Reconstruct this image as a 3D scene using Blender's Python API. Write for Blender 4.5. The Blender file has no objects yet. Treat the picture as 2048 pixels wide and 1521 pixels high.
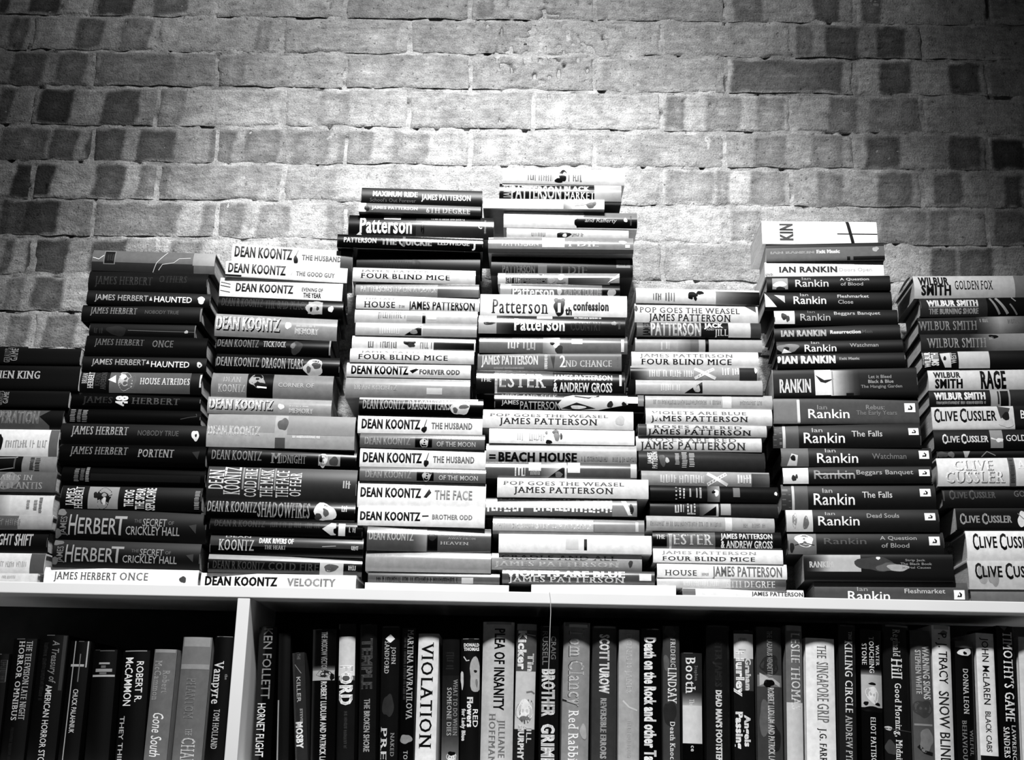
import bpy, bmesh, math, random
import numpy as np
from mathutils import Vector, Matrix

random.seed(7)
scene = bpy.context.scene
COL = scene.collection

# ---------------------------------------------------------------- camera, world, lamp, exposure
F = 2400.0                      # focal length in pixels of the 2048 x 1521 frame
PITCH, ROLL = math.atan(0.30), 0.0115
CAM = np.array([0.0, -2.20, 1.50])
_f0 = np.array([0.0, math.cos(PITCH), math.sin(PITCH)])
_r0 = np.array([1.0, 0.0, 0.0])
_u0 = np.array([0.0, -math.sin(PITCH), math.cos(PITCH)])
RIGHT = math.cos(ROLL) * _r0 + math.sin(ROLL) * _u0
UP = -math.sin(ROLL) * _r0 + math.cos(ROLL) * _u0
FWD = _f0
cam_data = bpy.data.cameras.new('camera')
cam_data.sensor_fit = 'HORIZONTAL'
cam_data.sensor_width = 36.0
cam_data.lens = F / 2048.0 * 36.0
cam_data.clip_start = 0.05
cam = bpy.data.objects.new('camera', cam_data)
COL.objects.link(cam)
cam.matrix_world = Matrix(((RIGHT[0], UP[0], -FWD[0], CAM[0]), (RIGHT[1], UP[1], -FWD[1], CAM[1]),
                           (RIGHT[2], UP[2], -FWD[2], CAM[2]), (0, 0, 0, 1)))
scene.camera = cam

world = bpy.data.worlds.new('world')
scene.world = world
world.use_nodes = True
world.node_tree.nodes['Background'].inputs['Color'].default_value = (1, 1, 1, 1)
world.node_tree.nodes['Background'].inputs['Strength'].default_value = 0.02

lamp = bpy.data.lights.new('ceiling_spotlight', 'SPOT')
lamp.energy = 465
lamp.spot_size = math.radians(60)
lamp.spot_blend = 0.6
lamp.shadow_soft_size = 0.11
lamp_ob = bpy.data.objects.new('ceiling_spotlight', lamp)
COL.objects.link(lamp_ob)
lamp_ob.location = (-0.05, -1.75, 3.80)
_aim = Vector((-0.02, 0.10, 1.75))
lamp_ob.rotation_euler = (_aim - lamp_ob.location).to_track_quat('-Z', 'Y').to_euler()

wall_fill = bpy.data.lights.new('added_wall_fill', 'SPOT')  # added spot to brighten the upper wall; no such fixture is known
wall_fill.energy = 84
wall_fill.spot_size = math.radians(92)
wall_fill.spot_blend = 1.0
wall_fill.shadow_soft_size = 0.08
wall_fill_ob = bpy.data.objects.new('added_wall_fill', wall_fill)
COL.objects.link(wall_fill_ob)
wall_fill_ob.location = (-0.12, -0.95, 3.75)
_aim = Vector((-0.12, 0.22, 3.0))
wall_fill_ob.rotation_euler = (_aim - wall_fill_ob.location).to_track_quat('-Z', 'Y').to_euler()

vs = scene.view_settings
vs.view_transform = 'Standard'
vs.look = 'None'
vs.gamma = 1.0
vs.exposure = 0.0
vs.use_curve_mapping = False

# ---------------------------------------------------------------- pixels of the photograph <-> the place
def hit(x, y, Y):
    """The point of the upright plane at depth Y that the photograph shows at pixel x, y."""
    d = F * FWD + (x - 1024.0) * RIGHT - (y - 760.5) * UP
    return CAM + d * ((Y - CAM[1]) / d[1])

def proj(p):
    d = np.asarray(p, float) - CAM
    k = F / d.dot(FWD)
    return 1024.0 + k * d.dot(RIGHT), 760.5 - k * d.dot(UP)

TILT = 0.0085                   # the whole bookcase stands a little out of level
Y_WALL = 0.22
Y_EDGE = -0.042                  # front edge of the bookcase

# ---------------------------------------------------------------- materials
def nodes_of(name):
    m = bpy.data.materials.new(name)
    m.use_nodes = True
    nt = m.node_tree
    return m, nt, nt.nodes['Principled BSDF']

def link(nt, a, b):
    nt.links.new(a, b)

def mottled_print(name, attr, rough, spec, scale, bump=0.0, bump_scale=300.0, grain=0.0, distance=0.002, specks=False):
    """Printed or fired surface: colour from the mesh's own print attribute, mottled by noise as far as its alpha says."""
    m, nt, b = nodes_of(name)
    at = nt.nodes.new('ShaderNodeAttribute'); at.attribute_name = attr
    tc = nt.nodes.new('ShaderNodeTexCoord')
    no = nt.nodes.new('ShaderNodeTexNoise')
    no.inputs['Scale'].default_value = scale; no.inputs['Detail'].default_value = 5.0; no.inputs['Roughness'].default_value = 0.6
    link(nt, tc.outputs['Object'], no.inputs['Vector'])
    s = nt.nodes.new('ShaderNodeMath'); s.operation = 'MULTIPLY_ADD'
    link(nt, no.outputs['Fac'], s.inputs[0]); s.inputs[1].default_value = 2.6; s.inputs[2].default_value = -1.3
    k = nt.nodes.new('ShaderNodeMath'); k.operation = 'MULTIPLY_ADD'
    link(nt, s.outputs[0], k.inputs[0]); link(nt, at.outputs['Alpha'], k.inputs[1]); k.inputs[2].default_value = 1.0
    out = k.outputs[0]
    if grain:
        g = nt.nodes.new('ShaderNodeTexNoise'); g.inputs['Scale'].default_value = 420.0; g.inputs['Detail'].default_value = 3.0
        link(nt, tc.outputs['Object'], g.inputs['Vector'])
        gm = nt.nodes.new('ShaderNodeMath'); gm.operation = 'MULTIPLY_ADD'
        link(nt, g.outputs['Fac'], gm.inputs[0]); gm.inputs[1].default_value = 2 * grain; gm.inputs[2].default_value = -grain
        ad = nt.nodes.new('ShaderNodeMath'); ad.operation = 'ADD'
        link(nt, out, ad.inputs[0]); link(nt, gm.outputs[0], ad.inputs[1])
        out = ad.outputs[0]
    if specks:          # pitted, streaky fired clay: small dark pores and faint drag lines
        sp = nt.nodes.new('ShaderNodeTexNoise'); sp.inputs['Scale'].default_value = 150.0; sp.inputs['Detail'].default_value = 2.0
        link(nt, tc.outputs['Object'], sp.inputs['Vector'])
        rp = nt.nodes.new('ShaderNodeValToRGB')
        rp.color_ramp.elements[0].position = 0.655; rp.color_ramp.elements[0].color = (1, 1, 1, 1)
        rp.color_ramp.elements[1].position = 0.72; rp.color_ramp.elements[1].color = (.35, .35, .35, 1)
        link(nt, sp.outputs['Fac'], rp.inputs['Fac'])
        mp = nt.nodes.new('ShaderNodeMapping'); mp.inputs['Scale'].default_value = (14, 14, 70); mp.inputs['Rotation'].default_value = (0, 0.35, 0)
        st = nt.nodes.new('ShaderNodeTexNoise'); st.inputs['Scale'].default_value = 1.6; st.inputs['Detail'].default_value = 6.0
        link(nt, tc.outputs['Object'], mp.inputs['Vector']); link(nt, mp.outputs['Vector'], st.inputs['Vector'])
        sm = nt.nodes.new('ShaderNodeMath'); sm.operation = 'MULTIPLY_ADD'
        link(nt, st.outputs['Fac'], sm.inputs[0]); sm.inputs[1].default_value = 1.0; sm.inputs[2].default_value = 0.5
        m1 = nt.nodes.new('ShaderNodeMath'); m1.operation = 'MULTIPLY'
        link(nt, rp.outputs['Color'], m1.inputs[0]); link(nt, sm.outputs[0], m1.inputs[1])
        m2 = nt.nodes.new('ShaderNodeMath'); m2.operation = 'MULTIPLY'
        link(nt, out, m2.inputs[0]); link(nt, m1.outputs[0], m2.inputs[1])
        out = m2.outputs[0]
    mx = nt.nodes.new('ShaderNodeVectorMath'); mx.operation = 'SCALE'
    link(nt, at.outputs['Color'], mx.inputs[0]); link(nt, out, mx.inputs['Scale'])
    link(nt, mx.outputs[0], b.inputs['Base Color'])
    b.inputs['Roughness'].default_value = rough
    b.inputs['Specular IOR Level'].default_value = spec
    if bump:
        n2 = nt.nodes.new('ShaderNodeTexNoise'); n2.inputs['Scale'].default_value = bump_scale; n2.inputs['Detail'].default_value = 4.0
        link(nt, tc.outputs['Object'], n2.inputs['Vector'])
        bm = nt.nodes.new('ShaderNodeBump'); bm.inputs['Strength'].default_value = bump; bm.inputs['Distance'].default_value = distance
        link(nt, n2.outputs['Fac'], bm.inputs['Height']); link(nt, bm.outputs['Normal'], b.inputs['Normal'])
    return m

def plain(name, g, rough=0.5, spec=0.4, noise=0.12, scale=30.0, stretch=(1, 1, 1), bump=0.0):
    m, nt, b = nodes_of(name)
    tc = nt.nodes.new('ShaderNodeTexCoord'); mp = nt.nodes.new('ShaderNodeMapping')
    mp.inputs['Scale'].default_value = stretch
    no = nt.nodes.new('ShaderNodeTexNoise'); no.inputs['Scale'].default_value = scale; no.inputs['Detail'].default_value = 4.0
    cr = nt.nodes.new('ShaderNodeValToRGB')
    lo, hi = g * (1 - noise), min(1.0, g * (1 + noise))
    cr.color_ramp.elements[0].position = 0.3; cr.color_ramp.elements[1].position = 0.7
    cr.color_ramp.elements[0].color = (lo, lo, lo, 1); cr.color_ramp.elements[1].color = (hi, hi, hi, 1)
    link(nt, tc.outputs['Object'], mp.inputs['Vector']); link(nt, mp.outputs['Vector'], no.inputs['Vector'])
    link(nt, no.outputs['Fac'], cr.inputs['Fac']); link(nt, cr.outputs['Color'], b.inputs['Base Color'])
    b.inputs['Roughness'].default_value = rough; b.inputs['Specular IOR Level'].default_value = spec
    if bump:
        bm = nt.nodes.new('ShaderNodeBump'); bm.inputs['Strength'].default_value = bump; bm.inputs['Distance'].default_value = 0.001
        link(nt, no.outputs['Fac'], bm.inputs['Height']); link(nt, bm.outputs['Normal'], b.inputs['Normal'])
    return m

M_GLOSS = mottled_print('glossy_jacket', 'print', 0.20, 0.65, 90.0)
M_MATTE = mottled_print('matt_cover', 'print', 0.42, 0.28, 90.0)
M_PAGES = plain('paper_edges', 0.42, 0.9, 0.1, 0.35, 1.0, (40, 40, 1500))
M_BRICK = mottled_print('brick_and_mortar', 'print', 0.93, 0.12, 60.0, 1.0, 240.0, 0.75, 0.003, True)
M_BOARD = plain('white_melamine', 0.80, 0.42, 0.35, 0.03, 6.0)
M_BACK = plain('dark_hardboard', 0.035, 0.8, 0.1, 0.2, 20.0)
M_FLOOR = plain('grey_floor', 0.10, 0.7, 0.2, 0.25, 5.0)
M_THREAD = plain('thread_fibre', 0.5, 0.9, 0.1, 0.1, 50.0)

def lin(g):
    return max(0.0, g) ** 2.2

# ---------------------------------------------------------------- mesh helpers
def new_mesh(name, verts, faces, mat, parent=None, colors=None, smooth=False):
    me = bpy.data.meshes.new(name)
    me.from_pydata([tuple(map(float, v)) for v in verts], [], faces)
    if colors is not None:
        a = me.color_attributes.new('print', 'FLOAT_COLOR', 'POINT')
        a.data.foreach_set('color', np.asarray(colors, dtype=np.float32).ravel())
    me.materials.append(mat)
    if smooth:
        me.polygons.foreach_set('use_smooth', [True] * len(me.polygons))
    me.update()
    o = bpy.data.objects.new(name, me)
    COL.objects.link(o)
    if parent is not None:
        o.parent = parent
    return o

def rounded_box(name, lo, hi, mat, parent=None, r=0.0015):
    bm = bmesh.new()
    bmesh.ops.create_cube(bm, size=1.0)
    lo, hi = Vector(lo), Vector(hi)
    for v in bm.verts:
        v.co = Vector(((lo[i] + hi[i]) / 2 + v.co[i] * (hi[i] - lo[i]) for i in range(3)))
    if r:
        bmesh.ops.bevel(bm, geom=bm.edges[:], offset=r, segments=2, affect='EDGES', profile=0.6)
    me = bpy.data.meshes.new(name)
    bm.to_mesh(me); bm.free()
    me.materials.append(mat)
    o = bpy.data.objects.new(name, me)
    COL.objects.link(o)
    if parent is not None:
        o.parent = parent
    return o

def empty(name, loc, rot=(0, 0, 0), label=None, cat=None, group=None):
    o = bpy.data.objects.new(name, None)
    o.empty_display_size = 0.03
    COL.objects.link(o)
    o.location = loc; o.rotation_euler = rot
    if label: o['label'] = label
    if cat: o['category'] = cat
    if group: o['group'] = group
    return o

def value_noise(x, z, cell, seed):
    """Smooth value noise in [0, 1] at points x, z (numpy arrays)."""
    xi, zi = np.floor(x / cell).astype(np.int64), np.floor(z / cell).astype(np.int64)
    fx, fz = x / cell - xi, z / cell - zi
    fx, fz = fx * fx * (3 - 2 * fx), fz * fz * (3 - 2 * fz)
    def h(a, b):
        n = (a * 374761393 + b * 668265263 + seed * 974634777) & 0xFFFFFFFF
        n = ((n ^ (n >> 13)) * 1274126177) & 0xFFFFFFFF
        return ((n ^ (n >> 16)) & 0xFFFF) / 65535.0
    return (h(xi, zi) * (1 - fx) + h(xi + 1, zi) * fx) * (1 - fz) + (h(xi, zi + 1) * (1 - fx) + h(xi + 1, zi + 1) * fx) * fz

# ---------------------------------------------------------------- brick wall
C_Y = [34 + 74.2 * i for i in range(-5, 26)]          # bed joints, pixel rows of the photograph near its x = 350
for _i, _y in zip(range(5, 12), [34, 104, 175, 253, 326, 402, 476]):
    C_Y[_i] = _y
EVEN = [65, 315, 566, 818, 1067, 1324, 1582, 1845]
ODD = [-64, 186, 434, 691, 941, 1190, 1450, 1709, 1975]
# kiln marks: course number -> (from, to, grey); courses count from the one cut by the photograph's top edge
MARKS = {
    0: [(0, 18, .3), (62, 125, .3), (197, 267, .3), (313, 381, .38), (955, 985, .45), (1464, 1521, .42), (1628, 1683, .36), (1720, 1760, .4)],
    1: [(24, 58, .4), (150, 205, .38), (245, 305, .46), (515, 545, .48), (700, 800, .58), (1187, 1250, .58), (1410, 1470, .57), (1587, 1620, .42), (1650, 1716, .33), (1753, 1812, .33)],
    2: [(22, 90, .36), (117, 175, .38), (195, 345, .45), (437, 487, .5), (690, 780, .56), (1200, 1300, .54), (1458, 1690, .40), (1753, 1823, .36), (1900, 1963, .36)],
    3: [(0, 25, .34), (75, 142, .25), (208, 280, .33), (300, 365, .5), (635, 698, .52), (1090, 1140, .62), (1331, 1368, .43), (1410, 1482, .5), (1515, 1572, .5), (1655, 1715, .46), (1740, 1840, .5)],
    4: [(0, 95, .42), (102, 155, .36), (178, 247, .33), (277, 350, .33), (423, 465, .42), (490, 560, .44), (588, 660, .46), (678, 742, .47), (785, 857, .5), (945, 1010, .58), (1100, 1165, .56), (1504, 1572, .45), (1624, 1690, .48), (1730, 1800, .36), (1900, 1966, .36), (1981, 2048, .26)],
    5: [(30, 100, .26), (188, 250, .35), (280, 330, .44), (450, 525, .52), (670, 780, .62), (1328, 1425, .52), (1430, 1460, .48), (1499, 1576, .48), (1633, 1683, .44), (1756, 1826, .40), (1863, 1922, .42), (2012, 2045, .36)],
    6: [(0, 45, .34), (45, 118, .26), (165, 360, .46), (408, 485, .46), (512, 580, .5), (655, 700, .48), (1458, 1521, .52), (1757, 1850, .46), (1860, 1900, .42), (1985, 2048, .44)],
    7: [(8, 25, .38), (60, 130, .3), (180, 250, .3), (330, 400, .45), (1330, 1398, .55), (1700, 1760, .5), (1860, 1911, .34), (1918, 1985, .36)],
    8: [(65, 128, .34), (10, 45, .44), (1370, 1420, .5), (1540, 1600, .45), (1800, 1860, .42)],
    9: [(20, 60, .42), (85, 150, .4), (1700, 1780, .4)],
}

def build_wall():
    V, Fc, Cc = [], [], []
    def add_grid(x0, x1, z0, z1, nx, nz, y, col, alpha):
        base = len(V)
        for j in range(nz + 1):
            for i in range(nx + 1):
                pass
        return base
    verts, cols, faces = [], [], []
    n0 = 0
    rng = random.Random(3)
    def z_of(row_y, x):
        return hit(x, row_y + 0.0105 * (x - 350), Y_WALL)[2]
    wx0, wx1 = hit(-420, 300, Y_WALL)[0], hit(2470, 300, Y_WALL)[0]
    # mortar bed behind the bricks
    for c in range(len(C_Y) - 1):
        ya, yb = C_Y[c], C_Y[c + 1]
        ci = c - 4
        js = list(EVEN if ci % 2 else ODD)
        js = [js[0] - 252 * k for k in range(3, 0, -1)] + js + [js[-1] + 256 * k for k in range(1, 4)]
        marks = MARKS.get(ci)
        seen = ci <= 10
        for a, b in zip(js[:-1], js[1:]):
            if b < -420 or a > 2470:
                continue
            ym = (ya + yb) / 2 + 0.0105 * ((a + b) / 2 - 350)
            pa, pb = hit(a, ym, Y_WALL), hit(b, ym, Y_WALL)
            j_w = rng.uniform(0.0035, 0.006)
            x0, x1 = pa[0] + j_w, pb[0] - j_w
            zt = z_of(ya, (a + b) / 2) - rng.uniform(0.003, 0.0055)
            zb = z_of(yb, (a + b) / 2) + rng.uniform(0.003, 0.0055)
            step = 0.0042 if seen and -60 < b and a < 2110 else 0.022
            nx, nz = max(4, int((x1 - x0) / step)), max(4, int((zt - zb) / step))
            gx, gz = np.meshgrid(np.linspace(0, 1, nx + 1), np.linspace(0, 1, nz + 1))
            X = x0 + gx * (x1 - x0); Z = zb + gz * (zt - zb)
            # ragged edges
            wob = (value_noise(X, Z, 0.03, 11) - 0.5) * 0.005
            X = X + wob * (1 - np.minimum(1, 8 * np.minimum(gx, 1 - gx)))
            Z = Z + (value_noise(X, Z, 0.035, 12) - 0.5) * 0.006 * (1 - np.minimum(1, 4 * np.minimum(gz, 1 - gz)))
            edge = np.minimum(np.minimum(gx, 1 - gx) * (x1 - x0), np.minimum(gz, 1 - gz) * (zt - zb))
            lip = np.clip((value_noise(X, Z, 0.06, 61) - 0.5) * 3, 0, 1) * (gz < 0.5)
            Y = Y_WALL + rng.uniform(-0.0015, 0.0015) + (0.0016 + 0.005 * lip) * np.clip(1 - edge / 0.005, 0, 1) ** 1.5
            rough = (value_noise(X, Z, 0.018, 5) - 0.5) * 0.0022 + (value_noise(X, Z, 0.007, 6) - 0.5) * 0.0016
            Y = Y + np.minimum(rough, 0.0009)
            tone = rng.uniform(0.55, 0.67)
            G = np.full(X.shape, tone) + (value_noise(X, Z, 0.05, 8) - 0.5) * 0.10 + (value_noise(X, Z, 0.012, 9) - 0.5) * 0.06
            pxx = a + gx * (b - a) + (value_noise(X, Z, 0.03, 21) - 0.5) * 7 + (value_noise(X, Z, 0.006, 22) - 0.5) * 3 - (gz - .5) * 6
            mk = marks
            if mk is None and rng.random() < 0.8:
                w = b - a; s0 = a + rng.uniform(15, 50)
                mk = [(s0, s0 + rng.uniform(55, 75), rng.uniform(.36, .5)), (s0 + 110, s0 + 110 + rng.uniform(50, 70), rng.uniform(.36, .5))]
            for (m0, m1, g) in mk or ():
                if m1 < a - 3 or m0 > b + 3:
                    continue
                soft = 7.0
                w = np.clip((pxx - m0) / soft + .5, 0, 1) * np.clip((m1 - pxx) / soft + .5, 0, 1)
                top = np.clip((1 - gz + (value_noise(X, Z, 0.02, 31) - .5) * .12) / 0.10, 0, 1) * np.clip((gz + (value_noise(X, Z, 0.02, 32) - .5) * .12) / 0.08, 0, 1)
                w = w * top
                inner = 1 - 0.22 * np.clip(1 - np.hypot((pxx - (m0 + m1) / 2) / max(10, (m1 - m0) / 2), (gz - .5) * 2), 0, 1)
                G = G * (1 - w) + w * (g * 0.98 / inner)
            # the badly spalled patch near the top
            px, py = [], []
            cx, cy = (a + b) / 2, (ya + yb) / 2
            PX = a + gx * (b - a); PY = ya + (1 - gz) * (yb - ya)
            zone = np.clip(1.3 - np.hypot((PX - 1085) / 150.0, (PY - 85) / 110.0), 0, 1)
            pit = np.clip((value_noise(X, Z, 0.011, 41) - (1.0 - 0.36 * zone)) * 9, 0, 1) * (zone > 0)
            rare = np.clip((value_noise(X, Z, 0.009, 43) - 0.93) * 12, 0, 1)
            pit = np.maximum(pit, rare)
            Y = Y + pit * 0.007
            G = G * (1 - 0.6 * pit)
            n = X.size
            verts.append(np.stack([X.ravel(), Y.ravel(), Z.ravel()], 1))
            L = lin(1) * np.clip(G, 0.02, 1).ravel() ** 2.2
            cols.append(np.stack([L, L, L, np.full(n, 0.42)], 1))
            idx = np.arange(n).reshape(X.shape) + n0
            faces.append(np.stack([idx[:-1, :-1].ravel(), idx[:-1, 1:].ravel(), idx[1:, 1:].ravel(), idx[1:, :-1].ravel()], 1))
            n0 += n
    # mortar, a rough sheet just behind the faces of the bricks
    z_lo, z_hi = 0.0, z_of(C_Y[0], 1024)
    zv = z_of(C_Y[16], 1024)
    for (za, zb_, st) in ((zv, z_hi, 0.0052), (z_lo, zv, 0.05)):
        nx, nz = int((wx1 - wx0) / st), max(2, int((zb_ - za) / st))
        X, Z = np.meshgrid(np.linspace(wx0, wx1, nx + 1), np.linspace(za, zb_, nz + 1))
        Y = Y_WALL + 0.0034 + (value_noise(X, Z, 0.014, 51) - .5) * 0.003 + (value_noise(X, Z, 0.05, 52) - .5) * 0.003
        G = 0.65 + (value_noise(X, Z, 0.03, 53) - .5) * 0.16 + (value_noise(X, Z, 0.008, 54) - .5) * 0.10
        gap = np.clip((value_noise(X, Z, 0.022, 55) - 0.80) * 8, 0, 1)
        Y = Y + gap * 0.012
        n = X.size
        verts.append(np.stack([X.ravel(), Y.ravel(), Z.ravel()], 1))
        L = np.clip(G, 0.02, 1).ravel() ** 2.2
        cols.append(np.stack([L, L, L, np.full(n, 0.22)], 1))
        idx = np.arange(n).reshape(X.shape) + n0
        faces.append(np.stack([idx[:-1, :-1].ravel(), idx[:-1, 1:].ravel(), idx[1:, 1:].ravel(), idx[1:, :-1].ravel()], 1))
        n0 += n
    VV, CC, FF = np.concatenate(verts), np.concatenate(cols), np.concatenate(faces)
    me = bpy.data.meshes.new('wall_back')
    me.vertices.add(len(VV)); me.vertices.foreach_set('co', VV.astype(np.float32).ravel())
    me.loops.add(FF.size); me.loops.foreach_set('vertex_index', FF.astype(np.int32).ravel())
    me.polygons.add(len(FF)); me.polygons.foreach_set('loop_start', np.arange(0, FF.size, 4, dtype=np.int32))
    me.polygons.foreach_set('use_smooth', np.ones(len(FF), dtype=bool))
    me.update(calc_edges=True)
    at = me.color_attributes.new('print', 'FLOAT_COLOR', 'POINT')
    at.data.foreach_set('color', CC.astype(np.float32).ravel())
    me.materials.append(M_BRICK)
    me.validate()
    o = bpy.data.objects.new('wall_back', me)
    COL.objects.link(o)
    o['kind'] = 'structure'
    return o

build_wall()
fl = rounded_box('floor', (-2.6, -3.2, -0.05), (2.6, Y_WALL + 0.02, 0.0), M_FLOOR, r=0)
fl['kind'] = 'structure'

# ---------------------------------------------------------------- the bookcase
PT, PB = hit(1024, 1184, Y_EDGE), hit(1024, 1206.5, Y_EDGE)
Z_TOP = PT[2]                   # upper face of the top board at x = 0
B_THICK = PT[2] - PB[2]
X0 = PT[0]
Z_SHELF = hit(1024, 1553, 0.0)[2]
case = empty('bookcase', (X0, Y_EDGE, 0.0), (0, TILT, 0), 'long white bookcase against the brick wall, books on and in it', 'bookcase')
def in_case(x, y, z):
    """A point of the room in the leaning bookcase's own axes (from its upper face)."""
    c, s = math.cos(TILT), math.sin(TILT)
    dx, dz = x - X0, z
    return (c * dx - s * dz, y - Y_EDGE, s * dx + c * dz)
CX0, CX1, CY1 = -1.75, 1.75, 0.255
zt = Z_TOP
rounded_box('top_board', (CX0, 0, zt - B_THICK), (CX1, CY1, zt), M_BOARD, case)
zs = in_case(X0, 0, Z_SHELF)[2]
rounded_box('shelf_board', (CX0, 0.004, zs - B_THICK), (CX1, CY1 - 0.006, zs), M_BOARD, case)
da, db = hit(475.5, 1190, Y_EDGE), hit(500.5, 1190, Y_EDGE)
d0, d1 = in_case(da[0], 0, da[2])[0], in_case(db[0], 0, db[2])[0]
rounded_box('divider', (d0, 0.0015, zs + 0.0002), (d1, CY1 - 0.006, zt - B_THICK - 0.0002), M_BOARD, case)
rounded_box('back_panel', (CX0 + 0.01, CY1 - 0.006, 0.04), (CX1 - 0.01, CY1, zt - B_THICK), M_BACK, case)
for sx in (CX0 - 0.024, CX1):
    rounded_box('side_panel', (sx, 0, 0.03), (sx + 0.024, CY1, zt), M_BOARD, case)
for zz in (0.45, 0.85):
    rounded_box('shelf_board', (CX0, 0.004, zz), (CX1, CY1 - 0.006, zz + B_THICK), M_BOARD, case)
rounded_box('plinth', (CX0, 0.03, 0.03), (CX1, 0.05, 0.10), M_BOARD, case)

def top_z(x):
    return Z_TOP - math.tan(TILT) * (x - X0)

def shelf_z(x):
    return Z_SHELF - math.tan(TILT) * (x - X0)

# ---------------------------------------------------------------- lettering
_glyphs = {}
_font = None
def glyph(ch, sty):
    """Outline of one character as flat triangles (x, y in em, capitals 0.69 high), cut into thin bands so that it can follow a rounded spine."""
    key = (ch, sty)
    if key in _glyphs:
        return _glyphs[key]
    off = {'s': 0.006, 'b': 0.030, 'c': 0.016, 'r': 0.0, 'i': 0.006}[sty]
    def tess(body):
        cu = bpy.data.curves.new('glyph', 'FONT')
        cu.body = body; cu.resolution_u = 2; cu.offset = off
        ob = bpy.data.objects.new('glyph', cu)
        COL.objects.link(ob)
        dg = bpy.context.evaluated_depsgraph_get(); dg.update()
        me = bpy.data.meshes.new_from_object(ob.evaluated_get(dg))
        bpy.data.objects.remove(ob); bpy.data.curves.remove(cu)
        return me
    ref = tess(ch + 'I')
    adv = max(v.co.x for v in ref.vertices) - 0.174 - off
    bpy.data.meshes.remove(ref)
    if ch == ' ':
        _glyphs[key] = (np.zeros((0, 2)), [], 0.30)
        return _glyphs[key]
    me = tess(ch)
    bm = bmesh.new(); bm.from_mesh(me); bpy.data.meshes.remove(me)
    bars = []
    if sty == 'r':
        bmesh.ops.remove_doubles(bm, verts=bm.verts[:], dist=1e-5)
        for e in bm.edges:
            if len(e.link_faces) != 1:
                continue
            a, b = e.verts[0].co, e.verts[1].co
            if abs(a.y - b.y) < 1e-3 and 0.03 < abs(a.x - b.x) < 0.21:
                for lvl, sgn in ((0.0, 1), (0.682, -1), (0.449, -1), (0.713, -1)):
                    if abs(a.y - lvl) < 0.012:
                        bars.append((min(a.x, b.x) - 0.075, max(a.x, b.x) + 0.11, a.y, a.y + sgn * 0.045))
        # heavier uprights than crossbars
        g2 = bmesh.ops.duplicate(bm, geom=bm.verts[:] + bm.edges[:] + bm.faces[:])
        for v in [x for x in g2['geom'] if isinstance(x, bmesh.types.BMVert)]:
            v.co.x += 0.035
        for x0, x1, y0, y1 in bars:
            vv = [bm.verts.new((x, y, 0)) for x, y in ((x0, y0), (x1, y0), (x1, y1), (x0, y1))]
            bm.faces.new(vv)
    if sty in 'bc':
        g2 = bmesh.ops.duplicate(bm, geom=bm.verts[:] + bm.edges[:] + bm.faces[:])
        for v in [x for x in g2['geom'] if isinstance(x, bmesh.types.BMVert)]:
            v.co.x += 0.055 if sty == 'b' else 0.03
    for k in range(-1, 6):
        bmesh.ops.bisect_plane(bm, geom=bm.verts[:] + bm.edges[:] + bm.faces[:], plane_co=(0, 0.115 * k + 0.06, 0), plane_no=(0, 1, 0))
    bm.verts.index_update()
    P = np.array([(v.co.x + (0.22 * v.co.y if sty == 'i' else 0.0), v.co.y) for v in bm.verts])
    Fs = [[v.index for v in f.verts] for f in bm.faces]
    bm.free()
    _glyphs[key] = (P, Fs, adv + {'r': 0.09, 'b': 0.06, 'c': 0.035}.get(sty, 0.0))
    return _glyphs[key]

def set_text(text, sty):
    """Characters of a line laid out side by side: points in 0..1 x 0..1 (baseline to capital height), faces."""
    P, Fs, x, n = [], [], 0.0, 0
    for ch in text:
        p, f, adv = glyph(ch, sty)
        if len(p):
            P.append(p + np.array([x, 0.0])); Fs += [[i + n for i in q] for q in f]; n += len(p)
        x += adv
    P = np.concatenate(P)
    x0, x1 = P[:, 0].min(), P[:, 0].max()
    lower = text.upper() != text
    P = np.stack([(P[:, 0] - x0) / (x1 - x0), P[:, 1] / (0.70 if lower else 0.685)], 1)
    return P, Fs

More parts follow.
